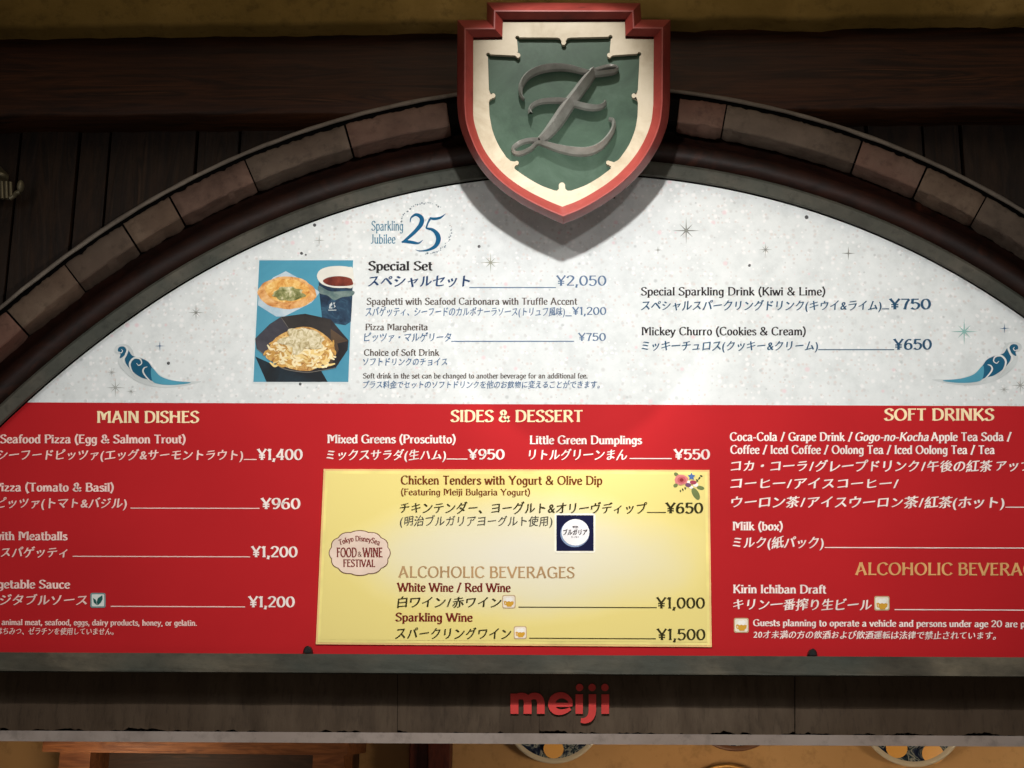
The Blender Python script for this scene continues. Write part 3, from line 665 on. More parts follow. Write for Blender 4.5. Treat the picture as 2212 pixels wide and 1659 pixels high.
PP('pizza_crust', pm('print_crust', [(.3, L(140, 74, 34)), (.42, L(206, 138, 74)), (.55, L(230, 176, 112)), (.72, L(246, 216, 168))], 34, 1.2), ellp(1785, 245, 182, 102, 30, 0, .10, 3), 1.0)
PP('pizza_cheese', pm('print_cheese', [(.3, L(180, 96, 36)), (.45, L(224, 160, 78)), (.58, L(240, 196, 116)), (.7, L(248, 226, 170))], 38, 1.2), ellp(1790, 232, 138, 72, 26, .05, .12, 5), 1.3)
PP('pizza_basil', pm('print_basil', [(.35, L(84, 92, 44)), (.5, L(150, 150, 96)), (.66, L(226, 218, 180))], 60), ellp(1800, 252, 96, 44, 24, 0, .3, 9), 1.6)
PP('cup_body', pm('print_cup', [(.35, L(22, 38, 58)), (.52, L(36, 62, 86)), (.64, L(56, 92, 114)), (.75, L(110, 138, 146))], 22, 1.5), [(1984, 180), (2196, 180), (2192, 300), (2184, 424), (2150, 446), (2060, 432), (2006, 408), (1990, 260)], 1.0, False)
PP('cup_band', pm('print_band', [(.4, L(84, 108, 108)), (.7, L(128, 146, 140))], 40), [(1986, 200), (2060, 236), (2196, 232), (2194, 262), (2130, 272), (2080, 290), (2040, 262), (1990, 246)], 1.2)
PP('cup_rim', ink(228, 226, 216), [(1974, 146), (1990, 106), (2040, 84), (2110, 78), (2170, 84), (2197, 96), (2197, 206), (2150, 214), (2070, 212), (2004, 190)], 1.4)
PP('tea', pm('print_tea', [(.4, L(96, 34, 26)), (.62, L(134, 58, 42)), (.75, L(188, 120, 96))], 30), [(2010, 172), (2050, 148), (2120, 142), (2180, 154), (2194, 172), (2194, 196), (2130, 204), (2050, 198)], 1.7)
flat('cup_numeral', ink(196, 204, 206), [[P4(*p) for p in q] for q in ([(2052, 318), (2066, 304), (2070, 318), (2056, 336), (2070, 336), (2070, 342), (2048, 342)], [(2074, 306), (2088, 306), (2080, 316), (2090, 330), (2076, 342), (2082, 328)], [(2044, 350), (2094, 350), (2094, 355), (2044, 355)])], W1 + 1.4, pic)
PP('table_shadow_tray', pm('print_dark_tray', [(.4, L(20, 26, 32)), (.7, L(34, 60, 74))], 6), [(1590, 640), (1700, 690), (2000, 730), (2040, 798), (1800, 798), (1660, 798)], .75, False)
PP('paper_bowl', pm('print_bowl', [(.35, L(26, 24, 28)), (.6, L(46, 42, 46)), (.75, L(72, 64, 62))], 8), [(1750, 395), (1900, 375), (2060, 410), (2170, 540), (2165, 600), (2090, 712), (1900, 740), (1760, 715), (1600, 592), (1590, 530), (1680, 440)], 1.9, False)
PP('bowl_facet', pm('print_bowl_left', [(.35, L(44, 42, 50)), (.7, L(78, 76, 84))], 7), [(1602, 590), (1592, 532), (1680, 443), (1748, 398), (1800, 474), (1690, 560), (1655, 638)], 2.1, False)
PP('bowl_facet', pm('print_bowl_top', [(.35, L(32, 30, 30)), (.7, L(66, 60, 56))], 7), [(1752, 397), (1900, 377), (2058, 412), (2060, 540), (1950, 462), (1850, 458), (1804, 472)], 2.15, False)
strokes('bowl_lip', ink(120, 116, 110), [[(1600, 592, 3), (1680, 655, 4), (1760, 714, 5), (1900, 739, 5), (2000, 728, 4), (2090, 711, 3)], [(1750, 397, 2), (1775, 432, 4), (1803, 474, 2)]], W1 + 2.2, pic, P4)
PP('bowl_side', pm('print_bowl_side', [(.35, L(60, 46, 36)), (.7, L(104, 82, 60))], 12), [(2060, 470), (2170, 545), (2100, 560), (2110, 600), (2060, 700), (2010, 720)], 2.1, False)
past = PP('pasta', pm('print_pasta', [(.3, L(120, 78, 40)), (.45, L(186, 134, 70)), (.6, L(226, 186, 112)), (.75, L(244, 222, 168))], 70, 1.5), [(1850, 462), (1950, 465), (2050, 530), (2085, 600), (2050, 670), (1990, 700), (1930, 730), (1830, 722), (1720, 682), (1655, 642), (1690, 560), (1740, 510)], 2.3)
rs = random.Random(4); lst = {0: [], 1: [], 2: []}
for i in range(360):
    x, y = rs.uniform(1670, 2070), rs.uniform(490, 715)
    if ((x - 1875) / 190) ** 2 + ((y - 605) / 100) ** 2 > 1: continue
    a_ = rs.uniform(-.5, 3.4); l_ = rs.uniform(34, 95); b_ = a_ + rs.choice((-1, 1)) * rs.uniform(.5, 1.6)
    if y + l_ * .4 * max(math.sin(a_), math.sin(a_) + math.sin(b_)) > 712: continue
    lst[i % 3].append([(x, y, 8), (x + l_ * .5 * math.cos(a_), y + l_ * .4 * math.sin(a_), 15), (x + l_ * .5 * math.cos(a_) + l_ * .5 * math.cos(b_), y + l_ * .4 * (math.sin(a_) + math.sin(b_)), 8)])
for k_, c in ((0, ink(236, 206, 138)), (1, ink(206, 158, 86)), (2, ink(246, 230, 186))):
    strokes('pasta_strand', c, lst[k_], W1 + 2.6 + .5 * 0, pic, P4) if False else None
    mb = MB()
    for i, pts in enumerate(lst[k_]):
        q = cr(pts, 5); Pq = [np.array(P4(p[0], p[1])) for p in q]; l_, r_ = stroke_poly(Pq, [p[2] / 2.88 for p in q])
        mb.strip([[bp(x[0], x[1], W1 + 2.5 + .006 * (i * 3 + k_)), bp(y[0], y[1], W1 + 2.5 + .006 * (i * 3 + k_))] for x, y in zip(l_, r_)])
    mb.build('pasta_strand', c, pic, fix=False)
PP('grated_cheese', pm('print_grated', [(.32, L(150, 128, 84)), (.45, L(206, 192, 150)), (.6, L(234, 224, 196)), (.75, L(250, 246, 230))], 62, 1.6), ellp(1885, 540, 122, 76, 60, .1, .6, 13), 5.4, False)

# ---- badges and icons
def rsq(u0, v0, u1, v1, r=4):
    out = []
    for cx, cy, a0 in ((u1 - r, v0 + r, -90), (u1 - r, v1 - r, 0), (u0 + r, v1 - r, 90), (u0 + r, v0 + r, 180)):
        for k_ in range(5): t_ = math.radians(a0 + 22.5 * k_); out.append((cx + r * math.cos(t_), cy + r * math.sin(t_)))
    return out
def mug(u0, v0, u1, v1, parent, lay):
    s_ = (u1 - u0) / 30; ic = flat('beer_icon', ink(206, 176, 138), [rsq(u0, v0, u1, v1)], lay, parent)
    flat('icon_field', ink(250, 240, 222), [rsq(u0 + 2 * s_, v0 + 2 * s_, u1 - 2 * s_, v1 - 2 * s_)], lay + .5, ic)
    f_ = lambda q: [(u0 + x * s_, v0 + y * s_) for x, y in q]
    flat('beer', ink(222, 168, 62), [f_([(9, 12), (22, 12), (23, 20), (21, 26), (11, 26), (8, 19)]), f_([(4, 14), (8.6, 13), (8.4, 16), (6.6, 16.6), (7, 20), (9, 21), (9.6, 23), (5, 21.5)]), f_([(22.6, 14), (26, 15), (25, 21), (22, 23)])], lay + 1, ic)
    flat('foam', ink(255, 252, 244), [f_([(8, 13), (7, 9), (11, 5.5), (15, 6.5), (19, 4.5), (24, 8), (23, 13), (19, 15), (15, 13.6), (11, 15)])], lay + 1.2, ic)
mug(1085, 1286, 1114, 1315, yel, Y1); mug(1110, 1353, 1138, 1381, yel, Y1); mug(1888, 1288, 1921, 1319, redp, R1); mug(1585, 1335, 1617, 1367, redp, R1)
ic = flat('leaf_icon', ink(120, 150, 150), [rsq(196, 1281, 229, 1313, 4)], R1, redp)
flat('icon_field', ink(224, 232, 226), [rsq(199, 1284, 226, 1310, 2)], R1 + .5, ic)
flat('leaf', ink(40, 92, 88), [[(212, 1308), (210, 1300), (213, 1292), (222, 1286), (223, 1294), (219, 1302)], [(211, 1307), (204, 1302), (202, 1292), (208, 1296)]], R1 + 1, ic)
# dairy badge
bd = flat('dairy_badge', ink(255, 252, 236), [rsq(1198, 1110, 1286, 1195, 5)], Y1, yel)
flat('navy_square', ink(24, 26, 62), [[(1202, 1114), (1282, 1114), (1282, 1191), (1202, 1191)]], Y1 + .4, bd)
flat('disc_edge', ink(140, 160, 196), [ellp(1241.5, 1153.5, 31, 29.5)], Y1 + .8, bd)
flat('white_disc', ink(252, 250, 252), [ellp(1243, 1151, 30, 28.5)], Y1 + 1.2, bd)
jp('ブルガリア', 1217, 1268, 1144, 1157, ink(44, 34, 40), bd, Y1 + 1.8, .05); jp('明治', 1237, 1249, 1137, 1142, ink(60, 50, 60), bd, Y1 + 1.8, .03, 0); jp('ヨーグルト', 1234, 1250, 1159, 1163, ink(60, 50, 60), bd, Y1 + 1.8, .03, 0)
# festival badge
def scal(d):
    out = []
    for i in range(144):
        t_ = 2 * math.pi * i / 144
        r_ = 1 + .035 * (abs(math.sin(t_ * 6 + math.pi / 2)) - .5) * 1.6
        out.append((778 + (65 - d) * r_ * math.copysign(abs(math.cos(t_)) ** .88, math.cos(t_)), 1195.5 + (48 - d) * r_ * math.copysign(abs(math.sin(t_)) ** .95, math.sin(t_))))
    return out
fb = flat('festival_badge', ink(108, 66, 44), [scal(0)], Y1, yel)
flat('badge_field', ink(244, 220, 202), [scal(1.8)], Y1 + .5, fb)
K_fb = ink(132, 56, 52)
latin('FOOD', 729, 771, 1204.5, 20.5, K_fb, fb, Y1 + 1.1, 18); latin('&', 774, 782, 1203.5, 11, ink(150, 110, 96), fb, Y1 + 1.1, 15); latin('WINE', 785, 827, 1204.5, 20.5, K_fb, fb, Y1 + 1.1, 18)
latin('FESTIVAL', 743, 811, 1225.5, 16, K_fb, fb, Y1 + 1.1, 18)
latin('Tokyo DisneySea', 735, 820, 1171.5, 11.5, ink(140, 70, 64), fb, Y1 + 1.1, 17, .6, 0, lambda u, v: (u + (u - 777) / 43 * (v - 1171.5) * -.25, v + 9.5 * ((u - 777) / 43) ** 2 - 1.5))
# flower sprig
Q5 = lambda x, y: (1042.4 + x / 4.289, 987.5 + y / 4.289)
def fl(name, m, shapes, lay): return flat(name, m, [[Q5(*p) for p in q] for q in shapes], Y1 + lay, sprig)
sprig = flat('flower_sprig', ink(120, 134, 84), [[Q5(*p) for p in q] for q in (ellp(1792, 166, 24, 17, 10, .6), ellp(1785, 268, 22, 18, 10, -.5), ellp(1972, 345, 62, 30, 14, 1.05), ellp(2016, 290, 36, 18, 12, .2))], Y1, yel)
fl('sprig_stem', ink(72, 78, 54), [ellp(2022, 180, 14, 8, 8, .5), ellp(2006, 200, 14, 8, 8, 2.0), ellp(1984, 222, 16, 7, 8, 1), ellp(1830, 318, 12, 7, 8, 1.5), ellp(1852, 306, 13, 7, 8, 1.2), ellp(1874, 294, 13, 7, 8, 1.4), [(1960, 250), (2010, 190), (2014, 194), (1966, 256)]], .4)
fl('white_petal', ink(250, 246, 240), [ellp(1905, 240, 24, 18, 10), ellp(1972, 262, 24, 20, 10), ellp(1930, 285, 20, 14, 10)], .8)
fl('pink_rose', ink(226, 138, 136), [ellp(1838, 216, 62, 48, 20, 0, .2, 2)], 1.0); fl('rose_fold', ink(206, 104, 108), [ellp(1842, 218, 40, 32, 16, 0, .2, 4)], 1.3); fl('rose_heart', ink(150, 54, 60), [ellp(1840, 218, 19, 17, 10)], 1.6)
fl('blue_flower', ink(84, 118, 178), [[(1932 + r_ * math.cos(t_), 186 + r_ * math.sin(t_)) for i in range(10) for t_, r_ in [(math.pi * i / 5 - 1.57, 36 if i % 2 == 0 else 19)]]], 1.0)
fl('crimson_bud', ink(170, 74, 92), [ellp(1948, 240, 32, 19, 12, .1)], 1.4); fl('purple_bud', ink(122, 84, 116), [ellp(1902, 264, 28, 19, 12, .2)], 1.4)

# ------------------------------------------------------------------ rail, clips, lintel
def lin(v0, v1, u): return v0 + (v1 - v0) * u / W
def hband(mb, top, bot, dt, db, back, u0=-620, u1=2900, n=90, rt=0, rb=0, bul=0, seed=0):
    rows = []
    for i in range(n + 1):
        u = u0 + (u1 - u0) * i / n
        jt = rt * nz(u * .012, seed); jb = -rb * max(0, nz(u * .013, seed + 3) + .7 * nz(u * .045, seed + 5) + .35 * nz(u * .12, seed + 8) + .28) if rb > 1 else 0
        p = at(u, lin(*top, u) + jt, dt); q = at(u, lin(*bot, u) + jb, db)
        b1, b2 = Vector((p.x, back, p.z)), Vector((q.x, back, q.z))
        mids = []
        for f in (.2, .4, .6, .8, .92): 
            m_ = p.lerp(q, f); m_.y += bul * (nz(u * .01, f * 5, seed) + (.8 * nz(u * .06, f * 9, seed) if f > .7 else 0)); mids.append(m_)
        rows.append([b1, p] + mids + [q, b2])
    mb.strip(rows)
rail = MB(); hband(rail, (1409, 1420), (1449, 1461), 0.055, 0.058, 0.03, bul=.0006)
M_rail = stone('rail_patina', (L(44, 42, 35), L(76, 71, 60), L(112, 103, 86), L(60, 66, 60)), 7, 0.6, 0.25, stretch=(.7, 1, 1.2), fleck=.25)
railo = rail.build('frame_rail', M_rail); tag(railo, 'grey green patinated rail along the bottom edge of the red price columns', 'rail')
for u, v, lab in ((667.5, 1411, 'black half-round clip on the rail below the red Main Dishes column'), (1752.5, 1417, 'black half-round clip on the rail below the red Soft Drinks column')):
    mb = MB(); rows = []
    for t_ in np.linspace(0, math.pi, 13):
        rows.append([bp(u + 9.5 * math.cos(t_), v - 15 * math.sin(t_), 2.2), bp(u + 9.5 * math.cos(t_), v - 15 * math.sin(t_), 20), bp(u + 6.5 * math.cos(t_), v - 12 * math.sin(t_), 23)])
    mb.strip(rows); mb.poly([r_[-1] for r_ in rows]); mb.poly([bp(u - 9.5, v, 2.2), bp(u + 9.5, v, 2.2), bp(u + 9.5, v, 20), bp(u + 6.5, v, 23), bp(u - 6.5, v, 23), bp(u - 9.5, v, 20)])
    tag(mb.build('rail_clip', mat('black_rubber', L(22, 22, 22), .45, .4)), lab, 'clip', 'clips holding the menu sheet')
lint = thing('stone_lintel', 'worn grey brown stone lintel with red lettering below the menu board', 'lintel')
DL = -0.03
def lintel_seg(u0, u1, seed):
    mb = MB(); hband(mb, (1452, 1462), (1578, 1591), DL, DL, 0.16, u0, u1, max(8, int((u1 - u0) / 4)), 0, 9, .0022, seed)
    o = mb.build('lintel_block', M_lintel, lint, smooth=True); o.data.set_sharp_from_angle(angle=math.radians(40))
for i, (u0, u1) in enumerate(((-700, -160), (-158.5, 858), (859, 1164.6), (1165.2, 1716), (1718, 2430), (2432, 3000))): lintel_seg(u0, u1, i * 7.3)
mb = MB(); hband(mb, (1578, 1590), (1601, 1613), DL + .004, DL + .004, 0.17, n=30); mb.build('edge_trim', M_trim, lint)
mb = MB(); hband(mb, (1400, 1400), (1584, 1590), -0.042, -0.042, 0.16, n=20); mb.build('core', M_black, lint)
M2 = lambda x, y: (713 + x / 2.88, 1083 + y / 2.88)
yl = -DL - 0.0052
def lp(x, y, k_=0): u, v = M2(x, y); p = at(u, v, -yl); return Vector((p.x, yl - .0002 * k_, p.z))
mb = MB(); kk = [0]
def lst_(pts, wds, smooth=True):
    q = cr([(p[0], p[1], w_) for p, w_ in zip(pts, wds)], 7) if smooth else [np.array((p[0], p[1], w_), float) for p, w_ in zip(pts, wds)]
    l_, r_ = stroke_poly([p[:2] for p in q], [p[2] for p in q]); kk[0] += 1
    mb.strip([[lp(*x, kk[0]), lp(*y, kk[0])] for x, y in zip(l_, r_)])
lst_([(1147, 1196), (1147, 1322)], [50, 50], False)
lst_([(1147, 1230), (1176, 1212), (1212, 1216), (1228, 1246), (1229, 1290), (1229, 1322)], [34, 40, 42, 46, 50, 50])
lst_([(1230, 1232), (1258, 1212), (1294, 1216), (1310, 1246), (1311, 1290), (1311, 1322)], [34, 40, 42, 46, 48, 48])
lst_([(1385, 1266), (1440, 1266), (1494, 1266)], [26, 26, 26], False)
lst_([(1497, 1276), (1496, 1256), (1488, 1232), (1458, 1210), (1424, 1208), (1392, 1226), (1378, 1260), (1388, 1292), (1416, 1310), (1456, 1308), (1496, 1290)], [20, 26, 30, 36, 40, 44, 44, 42, 38, 30, 18])
lst_([(1550, 1200), (1550, 1322)], [46, 46], False); lst_([(1712, 1200), (1712, 1322)], [48, 48], False)
lst_([(1632, 1200), (1632, 1260), (1630, 1316), (1614, 1350), (1586, 1364), (1560, 1362)], [46, 46, 46, 42, 36, 28])
for cx in (1552, 1630, 1710): kk[0] += 1; mb.poly([lp(*p, kk[0]) for p in ellp(cx, 1158, 23, 23, 24)])
mb.build('lettering', ink(216, 74, 70), lint, fix=False)

# ------------------------------------------------------------------ room below and behind the lintel
YW = 1.25
zc_ = at(1106, 1560, DL).z
mb = MB(); mb.box(-4.2, 4.2, YW, YW + .1, 0.0, zc_ + .5)
tag(mb.build('ochre_wall', M_ochre), 'warm ochre plaster wall of the lit room below the lintel', 'wall')
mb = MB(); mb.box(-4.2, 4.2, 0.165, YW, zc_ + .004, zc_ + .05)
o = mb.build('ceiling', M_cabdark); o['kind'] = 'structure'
def px2(u, v, d=YW): return at(u, v, -d)
a_, b_ = px2(884, 1610, YW - .10), px2(973, 1610, YW - .10)
mb = MB(); wdt = b_.x - a_.x
mb.box(a_.x, a_.x + wdt * .45, YW - .09, YW - .002, 0, zc_); mb.box(a_.x + wdt * .47, b_.x, YW - .12, YW - .002, 0, zc_)
tag(mb.build('timber_post', M_post, bevel=.003), 'red brown timber post standing against the ochre wall', 'post')
cab = thing('wall_cabinet', 'brown wooden cabinet with a projecting top on the ochre wall', 'cabinet')
p0, p1 = px2(92, 1600, .85), px2(752, 1632, .85)
z1 = p1.z; mb = MB(); mb.box(p0.x, p1.x, .85, YW - .004, z1, z1 + .075); mb.build('top_board', M_cab, cab, bevel=.003)
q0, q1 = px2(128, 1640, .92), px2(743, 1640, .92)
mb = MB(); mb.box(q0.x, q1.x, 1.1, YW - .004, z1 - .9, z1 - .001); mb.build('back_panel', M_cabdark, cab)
for xa, xb in ((q0.x, q0.x + .09), (q1.x - .09, q1.x)):
    mb = MB(); mb.box(xa, xb, .92, 1.099, z1 - .9, z1 - .001); mb.build('side_panel', M_cab, cab)
def dish_mat(seed):
    m = mat('painted_plate_glaze', L(30, 40, 62), .25, .5); t = NT(m)
    a = t.noise(t.coords((1, 1, 1), (seed, seed * 2, 0)), 17, 3, .5, 2.6); b = t.noise(t.coords((1, 1, 1), (seed + 5, 0, 0)), 17, 2, .5, 1.0)
    c = t.ramp(a, [(.36, L(20, 26, 44)), (.47, L(34, 44, 66)), (.53, L(96, 104, 108)), (.56, L(160, 160, 150)), (.60, L(58, 74, 80)), (.66, L(20, 28, 46))])
    t.col(c); return m
M_rim = mat('plate_rim_glaze', L(180, 168, 146), .3, .5); M_orange = mat('plate_orange_glaze', L(208, 150, 66), .3, .5); M_gold = mat('plate_gold_rim', L(180, 130, 64), .3, .5, .4)
def plate(u, v, r, lab, fruits, seed, rim=M_rim):
    c = px2(u, v, YW - .05); R_ = (px2(u + r, v, YW - .05) - c).length
    root = thing('painted_plate', lab, 'plate', 'painted plates hung on the ochre wall'); root.location = (c.x, YW, c.z)
    def ring(prof, name, m):
        mb = MB(); mb.strip([[(f * R_ * math.cos(t_), -d_, f * R_ * math.sin(t_)) for f, d_ in prof] for t_ in np.linspace(0, 2 * math.pi, 65)])
        return mb.build(name, m, root, smooth=True)
    ring([(.0, .022), (.55, .022), (.64, .026), (.90, .048)], 'plate_face', dish_mat(seed)); ring([(.90, .0482), (.96, .053), (1, .052), (.98, .044), (.6, .01), (.5, .002), (.0, .002)], 'plate_rim', rim)
    for fx, fy, fr in fruits:
        mb = MB(); mb.poly([(R_ * (fx + fr * math.cos(t_)), -(.0235 + .0003 if math.hypot(fx, fy) < .5 else .0485), R_ * (fy + fr * .9 * math.sin(t_))) for t_ in np.linspace(0, 2 * math.pi, 25)[:-1]])
        mb.build('painted_fruit', M_orange, root)
    return root
plate(1196, 1537, 109, 'dark blue painted plate with one orange fruit, right of the red brown post', [(.0, -.72, .2)], 1)
plate(1968, 1537, 117, 'dark blue painted plate with two orange fruits, nearest the right end of the ochre wall', [(-.30, -.66, .2), (.36, -.76, .2)], 4)
plate(1586, 1507, 113, 'dark plate of which only a sliver of brown rim hangs below the lintel', [], 8, mat('plate_brown_rim', L(96, 62, 40), .4, .4))
plate(1573, 1760, 106, 'gold rimmed plate at the bottom edge of the picture, only its top showing', [(0, .3, .2)], 11, M_gold)

# ------------------------------------------------------------------ shield sign
D = 0.30
C2 = lambda x, y: (713 + x / 2.88, y / 2.88)
def sp(x, y, d=D): return at(*C2(x, y), d)
shield = thing('shield_sign', 'red, cream and green shield sign with a pewter script letter at the arch top', 'sign')
OUT = [(975, 15), (1930, 19), (1937, 122), (2118, 122)] + [tuple(p) for p in cr([(2115, 640), (2100, 765), (2060, 882), (1998, 992), (1918, 1095), (1820, 1187), (1700, 1272), (1570, 1345), (1450, 1395)], 4)] + [tuple(p) for p in cr([(1450, 1395), (1338, 1345), (1210, 1280), (1090, 1202), (985, 1110), (905, 1005), (845, 888), (805, 770), (790, 640)], 4)][1:] + [(792, 125), (975, 125)]
INN = [(1075, 122), (1835, 120), (1838, 225), (2015, 228)] + [tuple(p) for p in cr([(2012, 640), (1997, 760), (1957, 868), (1895, 972), (1812, 1066), (1722, 1142), (1622, 1206), (1535, 1252), (1445, 1286)], 4)] + [tuple(p) for p in cr([(1445, 1286), (1342, 1243), (1222, 1182), (1112, 1108), (1022, 1020), (952, 918), (907, 800), (891, 720), (890, 640)], 4)][1:] + [(890, 233), (1072, 231)]
assert len(OUT) == len(INN)
def lerp2(f): return [(a[0] + (b[0] - a[0]) * f, a[1] + (b[1] - a[1]) * f) for a, b in zip(OUT, INN)]
prof = [(0.0, D - .068), (0.0, D - .048), (.03, D - .044), (.38, D - .002), (.45, D + .003), (.53, D + .003), (1.0, D - .013), (1.02, D - .030)]
rows = []
loops = [(lerp2(f), d_) for f, d_ in prof]
base_pts = [[sp(x, y, d_) for x, y in lp_] for lp_, d_ in loops]
for i in range(len(OUT)):
    rows.append([base_pts[k_][i] for k_ in range(len(loops))])
mb = MB(); mb.strip(rows, close=True); mb.poly([r_[0] for r_ in rows])
o = mb.build('rim', M_red_rim, shield, smooth=True); o.data.set_sharp_from_angle(angle=math.radians(28))
# cream plate with a cut-out
def ear(cx, cy, r, a0, a1, n=9): return [(cx + r * math.cos(math.radians(a)), cy - r * math.sin(math.radians(a))) for a in np.linspace(a0, a1, n)]
def knob(tip, base, dirn, w_=13, r=15):
    """cream knob reaching from the border into the green: from base, along dirn (degrees), round end at tip; points keep to travel direction"""
    d = np.array((math.cos(math.radians(dirn)), -math.sin(math.radians(dirn)))); n_ = np.array((-d[1], d[0]))
    b = np.array(base, float); t_ = np.array(tip, float); out = []
    out += [b - n_ * 42, b - n_ * 24 + d * 5, b - n_ * w_ + d * 22]
    m_ = t_ - d * 6
    for a in np.linspace(-150, 150, 11):
        out.append(m_ + d * r * math.cos(math.radians(a)) + n_ * r * math.sin(math.radians(a)))
    out += [b + n_ * w_ + d * 22, b + n_ * 24 + d * 5, b + n_ * 42]
    return [tuple(p) for p in out]
hole = []
hole += ear(1163, 218, 13, 250, 20, 9)[::1]
hole += knob((1453, 258), (1453, 215), 270)[::-1] if False else []
def K(tip, base, dirn): return knob(tip, base, dirn)
# clockwise in the picture (right along the top)
hole = ear(1164, 216, 13, 260, 10)                                      # top-left ear
hole += knob((1453, 252), (1453, 215), 270)[::-1]
hole += ear(1746, 212, 13, 170, -80)
hole += [(1742, 296)] + ear(1740, 325, 15, 75, 285, 9)[::1] + [(1760, 326)]
hole += ear(1926, 318, 13, 170, -80)
hole += knob((1887, 578), (1918, 580), 180)[::-1]
hole += [tuple(p) for p in cr([(1916, 700), (1900, 790), (1862, 885), (1812, 960)], 4)]
hole += knob((1732, 998), (1772, 1005), 170)[::-1] if False else [(1795, 980), (1768, 994), (1748, 988)] + ear(1732, 996, 13, 40, 280, 8) + [(1748, 1018), (1748, 1034)]
hole += [tuple(p) for p in cr([(1735, 1045), (1670, 1092), (1590, 1138), (1500, 1172)], 4)]
hole += [(1478, 1172), (1464, 1160), (1462, 1142)] + ear(1443, 1140, 20, -10, 190, 8)[::1] + [(1424, 1160), (1412, 1172)]
hole += [tuple(p) for p in cr([(1395, 1170), (1310, 1138), (1225, 1090), (1160, 1045)], 4)]
hole += [(1146, 1032), (1148, 1018)] + ear(1160, 998, 13, 260, 500, 8)[::1] + [(1142, 990), (1120, 985)]
hole += [tuple(p) for p in cr([(1095, 962), (1048, 890), (1010, 800), (990, 700)], 4)]
hole += knob((1018, 578), (986, 580), 0)[::-1]
hole += ear(982, 322, 13, 260, 10)
hole += [(1150, 327)] + ear(1168, 326, 15, 255, 465, 9)[::1] + [(1168, 298)]
def plate_with_hole(outer, inner, yf, yb, name, m, parent):
    def near(lp_, x, y): return min(range(len(lp_)), key=lambda q: (lp_[q][0] - x) ** 2 + (lp_[q][1] - y) ** 2)
    A = [sp(x, y, D) for x, y in outer]; B = [sp(x, y, D) for x, y in inner]; mb = MB()
    ht, hb, ob_ = near(inner, 1453, 267), near(inner, 1443, 1120), near(outer, 1447, 1288)
    ft = lambda p: (p.x, yf, p.z); cut = sp(1453, outer[0][1], D)
    hr = inner[ht:] + inner[:ht]; Br = B[ht:] + B[:ht]; hb = (hb - ht) % len(B)
    # right half, then left half: two plain outlines that meet at the middle line
    mb.poly([ft(cut)] + [ft(p) for p in A[1:ob_ + 1]] + [ft(p) for p in Br[:hb + 1][::-1]])
    mb.poly([ft(p) for p in A[ob_:]] + [ft(A[0]), ft(cut)] + [ft(Br[0])] + [ft(p) for p in Br[hb:][::-1]])
    for lp_ in (A, B):
        mb.strip([[(p.x, yf, p.z), (p.x, yb, p.z)] for p in lp_], close=True)
    return mb.build(name, m, parent)
CRE = lerp2(.985)
plate_with_hole(CRE, hole, -(D - .014), -(D - .030), 'border_plate', M_cream, shield)
mb = MB(); q = [sp(x, y, D) for x, y in lerp2(1.05)]
mb.poly([(p.x, -(D - .0225), p.z) for p in q]); mb.build('green_field', M_green, shield)
# script letter with a raised ridge
def ridge(pts, h=.024, name='letter', m=M_metal):
    q = cr(pts, 8); P2 = [p[:2] for p in q]
    l_, r_ = stroke_poly(P2, [p[2] for p in q]); rows = []
    for i, (a, b) in enumerate(zip(l_, r_)):
        c_ = P2[i]; y0 = -(D - .0215)
        hh = min(h, .001 + q[i][2] / 2.88 * .0010 * .95)
        A, B, Cc = sp(*a, D), sp(*b, D), sp(*c_, D)
        A2, B2 = A.lerp(Cc, .12), B.lerp(Cc, .12)
        rows.append([(A.x, y0, A.z), (A2.x, y0 - .011, A2.z), (Cc.x, y0 - .011 - hh, Cc.z), (B2.x, y0 - .011, B2.z), (B.x, y0, B.z)])
    return rows
zl_ = [
 [(1208, 604, 10), (1186, 572, 24), (1190, 510, 34), (1232, 450, 40), (1310, 412, 44), (1400, 398, 42), (1490, 404, 36), (1570, 424, 30), (1640, 440, 30), (1720, 434, 30), (1776, 424, 24), (1790, 406, 16), (1770, 394, 15), (1730, 394, 18), (1680, 408, 22), (1630, 430, 30)],
 [(1640, 425, 56), (1590, 490, 70), (1530, 570, 74), (1470, 650, 82), (1410, 740, 82), (1350, 815, 66), (1300, 860, 44)],
 [(1246, 694, 30), (1242, 668, 24), (1264, 634, 24), (1320, 612, 26), (1400, 606, 30), (1470, 612, 34), (1540, 632, 36), (1610, 648, 36), (1670, 650, 30), (1708, 632, 26), (1712, 612, 14)],
 [(1296, 858, 34), (1240, 856, 26), (1180, 872, 26), (1140, 904, 26), (1146, 934, 24), (1190, 936, 26), (1248, 908, 24), (1290, 872, 24), (1340, 880, 32), (1420, 904, 44), (1510, 922, 52), (1600, 924, 52), (1672, 898, 46), (1728, 846, 38), (1764, 782, 30), (1762, 734, 24), (1736, 722, 14)]]
mb = MB()
for z_ in zl_: mb.strip(ridge(z_))
mb.build('script_letter', M_metal, shield, fix=True)
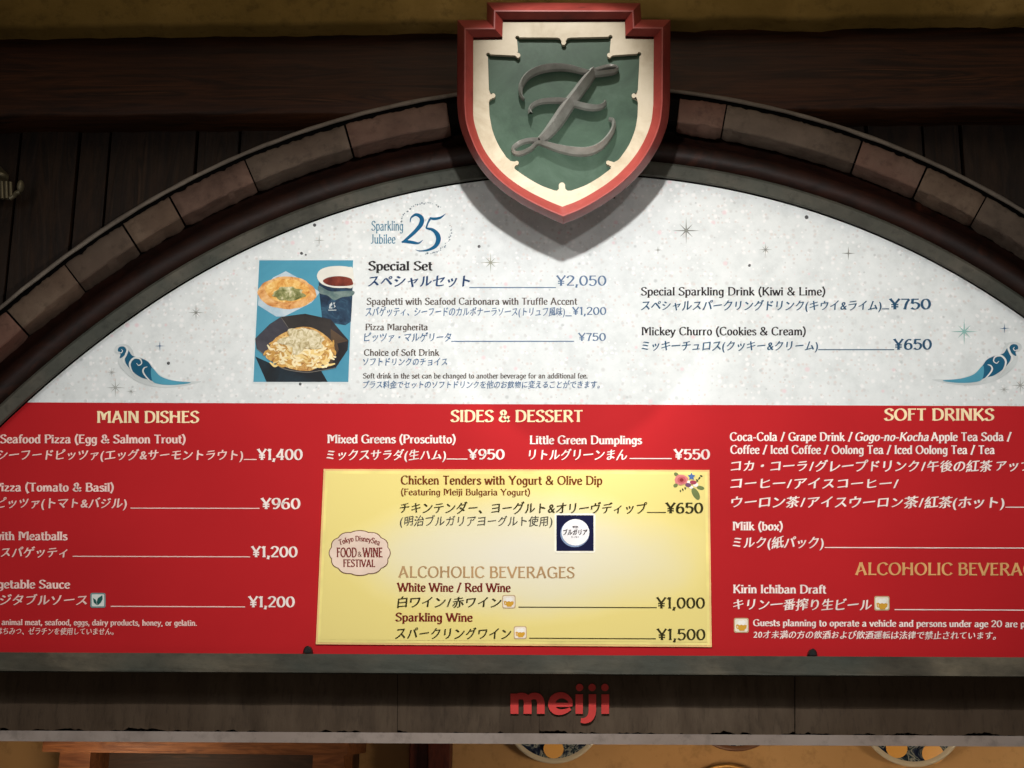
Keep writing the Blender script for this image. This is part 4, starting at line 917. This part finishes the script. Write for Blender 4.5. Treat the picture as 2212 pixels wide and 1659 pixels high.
mb = MB(); a_, b_ = sp(1120, 80), sp(1800, 1000); mb.box(a_.x, b_.x, -(D - .063), -.07, b_.z, a_.z); mb.build('mount_block', M_black, shield)

# ------------------------------------------------------------------ brass wall bracket at the left
br = thing('brass_bracket', 'small brass bracket with a ribbed body and round knob on the plank wall', 'bracket')
C1 = lambda x, y, d: at(x / 2.88, y / 2.88, d)
mb = MB()
for i in range(6):
    x = -70 + i * 27; c0_ = C1(x, 1128 + abs(i - 3) * 3, .03); c1_ = C1(x + 4, 1236, .03); r_ = .0045
    mb.strip([[(c.x + r_ * math.cos(t_), c.y + r_ * math.sin(t_), c.z) for c in (c0_, c1_)] for t_ in np.linspace(0, 2 * math.pi, 13)])
mb.build('ribbed_body', M_brass, br, smooth=True)
def ball(c, r, name, sx=1):
    mb = MB(); mb.strip([[(c.x + sx * r * math.cos(t_) * math.sin(p_), c.y + r * math.sin(t_) * math.sin(p_), c.z + r * 1.35 * math.cos(p_)) for p_ in np.linspace(0.01, math.pi - .01, 9)] for t_ in np.linspace(0, 2 * math.pi, 17)])
    return mb.build(name, M_brass, br, smooth=True)
ball(C1(128, 1160, .035), .012, 'knob', .7)
def tube(pts, r, name, m, parent):
    q = cr(pts, 6); rows = []
    for i, p in enumerate(q):
        d = Vector(q[min(i + 1, len(q) - 1)] - q[max(i - 1, 0)]).normalized(); a = d.orthogonal().normalized() if abs(d.y) > .95 else d.cross(Vector((0, 1, 0))).normalized(); b = d.cross(a)
        rows.append([Vector(p) + a * r * math.cos(t_) + b * r * math.sin(t_) for t_ in np.linspace(0, 2 * math.pi, 11)])
    mb = MB(); mb.strip(rows); return mb.build(name, m, parent, smooth=True)
tube([C1(-120, 1100, .03), C1(-50, 1078, .045), C1(10, 1086, .045), C1(40, 1104, .03)], .006, 'hook', M_brass, br)
tube([C1(60, 1236, .03), C1(88, 1218, .03), C1(104, 1200, .035), C1(124, 1196, .035)], .006, 'arm', M_brass, br)
mb = MB(); p, q = C1(-130, 1090, -.045), C1(40, 1240, -.045); mb.box(p.x, q.x, -.025, .045, q.z, p.z); mb.build('wall_plate', M_brass, br)
